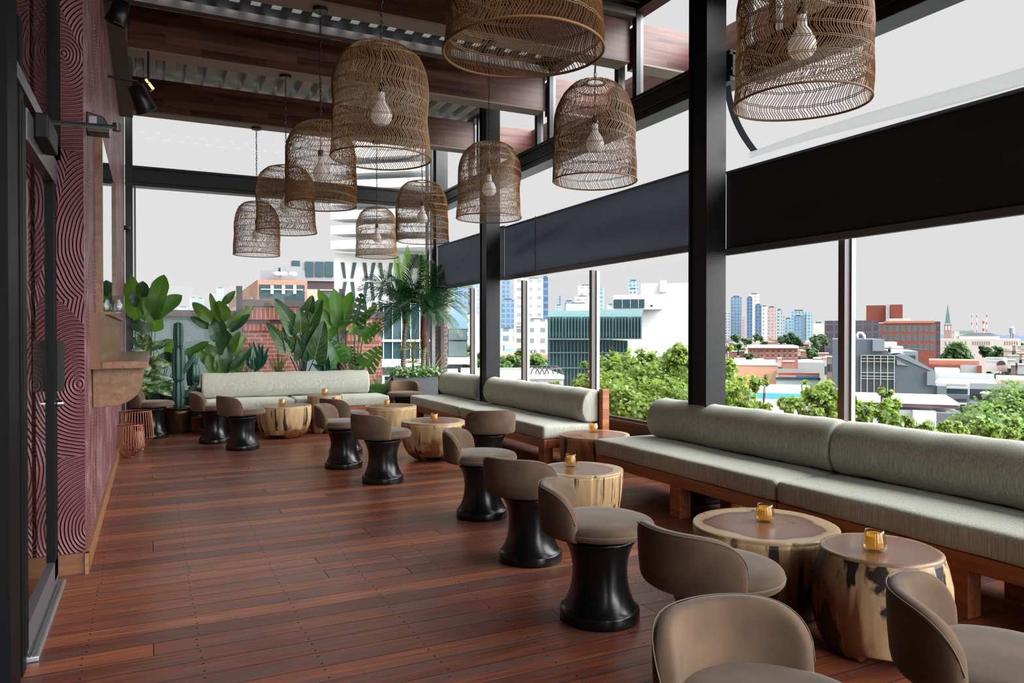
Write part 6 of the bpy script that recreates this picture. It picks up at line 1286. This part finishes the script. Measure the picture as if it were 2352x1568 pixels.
# billboard
b = B('billboard', 'white roadside billboard with grey lettering and a dark haired head', 'billboard', 2264, 2314, 820, 130, .4, WHT, zb=zat(853, 130), part='board')
m = MB(); m.box(b.X(2273), b.X(2277), .5, .9, GZ-b.zb, .5); m.build('pole', BLACK, b.t, world=False)
LT = mat('grey_blue_lettering', (.42, .48, .56), .8)
text('THE ORIGINAL', b.t, (b.X(2286), -.05, b.Z(823.5)), .36, LT, sx=1.0); text('THE ONLY', b.t, (b.X(2279), -.05, b.Z(830.5)), .36, LT, sx=1.0)
m = MB(); m.prism([(b.X(2300)+1.0*math.cos(a_)*(.55), b.Z(839)+.78*math.sin(a_)) for a_ in [2*math.pi*k/20 for k in range(20)]], -.06, -.01); m.build('face_print', mat('face_print', (.62, .45, .38), .9), b.t, world=False)
m = MB(); m.prism([(b.X(2300)+.62*math.cos(a_), b.Z(835.5)+.58*math.sin(a_)) for a_ in [math.pi*k/14-.25 for k in range(18)]], -.08, -.02); m.build('hair_print', mat('hair_print', (.06, .05, .08), .9), b.t, world=False)
m = MB(); m.prism([(b.X(2303), b.Z(853)), (b.X(2312), b.Z(853)), (b.X(2309), b.Z(844)), (b.X(2304), b.Z(842))], -.07, -.02); m.build('hand_print', MATS['face_print'], b.t, world=False)
# ---- low houses of the neighbourhood
rr = random.Random(77); HC = [mat('house_white', (.54, .54, .52), .9), mat('house_red', (.36, .17, .13), .9), mat('house_grey', (.42, .44, .45), .9), mat('house_tan', (.48, .38, .30), .9), mat('house_brown', (.22, .15, .13), .9)]
adj = [(1664, 1900), (2140, 2352)]; k = 0
for row, (d_, py) in enumerate(((420, 779), (360, 783), (310, 787), (265, 791), (230, 797), (205, 803), (185, 810), (165, 818), (145, 826), (125, 836), (105, 848))):
    for lo, hi in adj:
        px = lo-rr.uniform(0, 15)
        while px < hi:
            w_ = rr.uniform(6, 22)*(300/d_)**.3; y_ = py+rr.uniform(-4, 5)
            clash = any(a_-w_-3 < px < b_+3 and c1_-12 < d_ < c2_+3 for a_, b_, c1_, c2_ in ((1718, 1833, 160, 195), (2160, 2345, 250, 285), (2168, 2185, 325, 336), (2190, 2210, 145, 155), (2134, 2256, 105, 128), (2262, 2316, 125, 132), (2009, 2160, 235, 270), (1868, 2020, 198, 242), (2288, 2430, 92, 112)))
            if not clash and not ((d_ < 240 and lo > 2000 and px < 2300 and d_ > 90) or (d_ == 165 and px < 1850) or (d_ < 140 and lo < 2000)):
                ci = rr.randrange(5); c_ = HC[ci]; hl = 'small %s flat roofed house in the %s row of houses, %s' % (('white', 'brick red', 'grey', 'tan', 'dark brown')[ci], 'farthest' if d_ > 300 else 'middle' if d_ > 180 else 'nearer', 'beneath the tower skyline' if lo < 2000 else 'beneath the church spire'); h_ = B('row_house', hl, 'house', px, px+w_, y_, d_, 5.5, c_, group=hl.replace('house in', 'houses in'))
                if d_ < 330:
                    h_.box('parapet', px-.5, px+w_+.5, y_-1.2, y_, -.2, 5.7, WHG if rr.random() < .6 else HC[2])
                    nw = max(1, int(w_/5)); m = MB()
                    for q in range(nw): x_ = h_.X(px+(q+.5)*w_/nw); m.box(x_-.5, x_+.5, -.08, .05, h_.h-3.2, h_.h-1.6)
                    m.build('window_row', WIN, h_.t, world=False)
                k += 1
            px += w_*rr.uniform(1.08, 1.6)
# hills, with the horizon haze put into their flat colours
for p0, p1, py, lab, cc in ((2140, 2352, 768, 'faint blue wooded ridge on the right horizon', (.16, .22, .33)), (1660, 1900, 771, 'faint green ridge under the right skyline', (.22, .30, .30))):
    d_ = 1500; m = MB(); n = 40; vs = []; 
    for i in range(n+1):
        px = p0-60+(p1-p0+120)*i/n; c = rt*xat(px, d_)+fw0*d_; z = zat(py-3*math.sin(i*.35)-2*math.sin(i*.9), d_); vs += [(c.x, c.y, z), (c.x, c.y, GZ), (c.x+fw0.x*200, c.y+fw0.y*200, GZ)]
    fs = []
    for i in range(n): a_ = i*3; fs += [(a_, a_+1, a_+4, a_+3), (a_, a_+3, a_+5, a_+2)]
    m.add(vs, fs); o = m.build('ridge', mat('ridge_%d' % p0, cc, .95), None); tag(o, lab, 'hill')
# ---- trees
def leafmat(name, a, b): return leaf_mat(name, a, b, b, 1, 0, 0, rough=.5, trans=.38)
TL = leafmat('plane_tree_leaf', (.11, .19, .035), (.26, .35, .085)); TG = leafmat('mid_green_leaf', (.06, .14, .035), (.13, .22, .06)); TD = leafmat('far_tree_leaf', (.035, .085, .035), (.08, .15, .055))
STAR = [(0, 1), (.30, .58), (.88, .52), (.62, .05), (.66, -.5), (.22, -.45), (0, -.62), (-.22, -.45), (-.66, -.5), (-.62, .05), (-.88, .52), (-.30, .58)]
def tree(label, blobs, d0, nleaf, size, mt, trunk=None, seed=1, name='tree', star=True, group=None, bark=True):
    """blobs: (px, py, radius px, distance offset)"""
    rr = random.Random(seed); cs = []
    for px, py, rp, dd_ in blobs: d = d0+dd_; cs.append((onD(px, py, d), rp/F*d))
    base = Vector((cs[0][0].x, cs[0][0].y, 0)); bx = sum((c.x for c, r in cs))/len(cs); by = sum((c.y for c, r in cs))/len(cs)
    t = thing(name, label, 'tree', (bx, by, GZ), group=group); lb = LB(); tot = sum(r**2 for c, r in cs)
    for c, r in cs:
        nl = int(nleaf*r*r/tot); sub_ = [Vector((rr.gauss(0, 1), rr.gauss(0, 1), rr.gauss(0, 1)))*r*.50 for _ in range(max(3, nl//34))]
        for k in range(nl):
            v = sub_[k % len(sub_)]; v = v if v.length < r*1.25 else v*.5; v = v+Vector((rr.gauss(0, 1), rr.gauss(0, 1), rr.gauss(0, .8)))*min(.17 if star else 9, r*.18); p = c+v
            n = (v.normalized()*.6+Vector((rr.uniform(-1, 1), rr.uniform(-1, 1), rr.uniform(.0, 1.4)))).normalized(); u = n.orthogonal().normalized(); w = n.cross(u); a = rr.uniform(0, 6.3); u2 = u*math.cos(a)+w*math.sin(a); w2 = n.cross(u2); s = size*rr.uniform(.6, 1.25)
            if star: b0 = len(lb.v); lb.add([p+(u2*x_+w2*y_)*s+n*(abs(x_)*.25*s) for x_, y_ in STAR], [tuple(range(12))], [(.5, .7)]*12)
            else: lb.add([p+u2*s, p+w2*s*.8, p-u2*s, p-w2*s*.8], [(0, 1, 2, 3)], [(.5, .7)]*4)
    lb.build('foliage', mt, t)
    if bark:
        m = MB(); root = Vector((bx, by, GZ)); fork = Vector((bx, by, min(c.z for c, r in cs)-2.0)); m.tube([root, fork], [.35, .25], 8)
        for c, r in cs:
            mid = fork.lerp(c, .55)+Vector((0, 0, -.3)); m.tube([fork, mid, c], [.022, .007, .003], 4)
            for q in range(4): e = c+Vector((rr.uniform(-1, 1), rr.uniform(-1, 1), rr.uniform(-.2, 1)))*r*.8; m.tube([mid.lerp(c, .6), c.lerp(e, .5)+Vector((0, 0, .05)), e], [.005, .004, .002], 3)
        m.build('trunk', BARK, t)
    return t
tree('big leafy plane tree between the third glass post and the near steel column', [(1420, 905, 62, 0), (1500, 880, 62, .5), (1560, 870, 60, 1), (1450, 850, 45, 1.5), (1400, 850, 36, 1), (1410, 805, 14, 1.5), (1560, 800, 24, .5), (1556, 830, 38, .5), (1480, 835, 34, 1), (1540, 950, 70, 0), (1460, 960, 60, 0), (1390, 930, 50, 1), (1340, 870, 22, 2), (1330, 895, 30, 1.5), (1370, 880, 36, 1), (1280, 890, 20, 2), (1230, 885, 16, 3), (1345, 838, 14, 1.5), (1590, 920, 50, .5), (1600, 960, 60, 0)], 11.5, 16000, .042, TL, seed=2)
tree('young leafy branches rising right of the near steel column', [(1670, 800, 12, 1), (1680, 850, 26, .5), (1675, 900, 40, 0), (1700, 935, 34, 0), (1735, 880, 20, .5), (1760, 870, 10, .5), (1720, 890, 20, .5), (1660, 950, 40, 0), (1750, 935, 22, 0)], 10, 3600, .034, TL, seed=3)
tree('leafy treetop low between the two right hand glass posts', [(1800, 925, 22, .5), (1820, 935, 26, 0), (1845, 895, 14, .5), (1870, 900, 22, .3), (1895, 915, 34, 0), (1915, 935, 34, 0), (1865, 945, 34, 0), (1900, 890, 16, 0), (1920, 960, 30, 0)], 10, 3900, .034, TL, seed=4)
tree('leafy shoots in front of the white low building, right of the last glass post', [(1965, 945, 22, 0), (1985, 950, 24, 0), (2030, 905, 14, .5), (2040, 925, 20, .3), (2035, 950, 26, 0), (2060, 930, 14, .3), (2080, 975, 20, 0), (2110, 985, 26, 0), (2025, 895, 8, .5), (2140, 980, 14, 0), (1960, 915, 8, .4)], 10, 3400, .033, TL, seed=5)
tree('leafy treetop at the lower right, above the nearest bench back', [(2170, 985, 16, 0), (2200, 990, 18, 0), (2240, 985, 20, .5), (2280, 990, 22, .5), (2320, 985, 22, 0)], 10, 2200, .034, TL, seed=6)
tree('denser mid green tree filling the lower right corner of the view', [(2260, 975, 50, 0), (2310, 950, 44, 1), (2340, 940, 60, 2), (2370, 980, 80, 2), (2335, 920, 20, 1), (2290, 945, 22, 0)], 16, 10000, .055, TG, seed=7, star=False)
tree('row of street trees beyond the roof terrace, left of the second post', [(1170, 845, 30, 0), (1195, 842, 28, 3), (1220, 836, 24, 0), (1240, 845, 24, 2), (1150, 850, 24, 2)], 70, 3200, .30, TG, seed=8, star=False)
tree('green street tree right of the second post', [(1232, 838, 22, 0), (1246, 848, 18, 0), (1222, 846, 22, 0)], 55, 1400, .28, TG, seed=9, star=False)
tree('green tree left of the slender steel column', [(1082, 830, 22, 0), (1090, 845, 24, 0), (1078, 850, 18, 2)], 60, 1400, .30, TG, seed=10, star=False)
tree('big round dark tree below the white hall', [(2195, 812, 22, 0), (2205, 822, 20, 0), (2183, 820, 16, 0)], 150, 3600, .42, TD, seed=11, star=False)
FT_ = [(1690, 777, 9, 300), (1740, 775, 8, 310), (1755, 790, 8, 260), (1692, 800, 12, 200), (1716, 784, 10, 240), (1797, 778, 8, 300), (1812, 782, 16, 240), (1828, 784, 12, 235), (1870, 782, 10, 260), (1885, 778, 12, 196), (1872, 790, 10, 194), (1720, 823, 10, 160), (1735, 826, 8, 158), (1862, 812, 12, 170), (2295, 812, 16, 220), (2312, 815, 14, 215), (2330, 806, 8, 300), (2345, 800, 12, 280), (2275, 862, 8, 130), (2295, 864, 10, 128), (2330, 862, 9, 140), (2252, 798, 10, 300), (2262, 806, 12, 240), (1852, 845, 10, 130)]
for i, (px, py, rp, dd_) in enumerate(FT_): tree('%s dark green tree among the low houses %s' % ('small' if rp < 10 else 'larger', 'far off under the tower skyline' if px < 2000 and dd_ > 200 else 'by the brick mill' if px < 2000 else 'on the right, near the billboard' if dd_ < 200 else 'on the right, near the white hall'), [(px, py, rp, 0), (px+rp*.6, py+rp*.3, rp*.8, 0)], dd_, 800, .0013*dd_*rp/10+.12, TD, seed=40+i, name='distant_tree', star=False, group='trees among the low houses', bark=False)
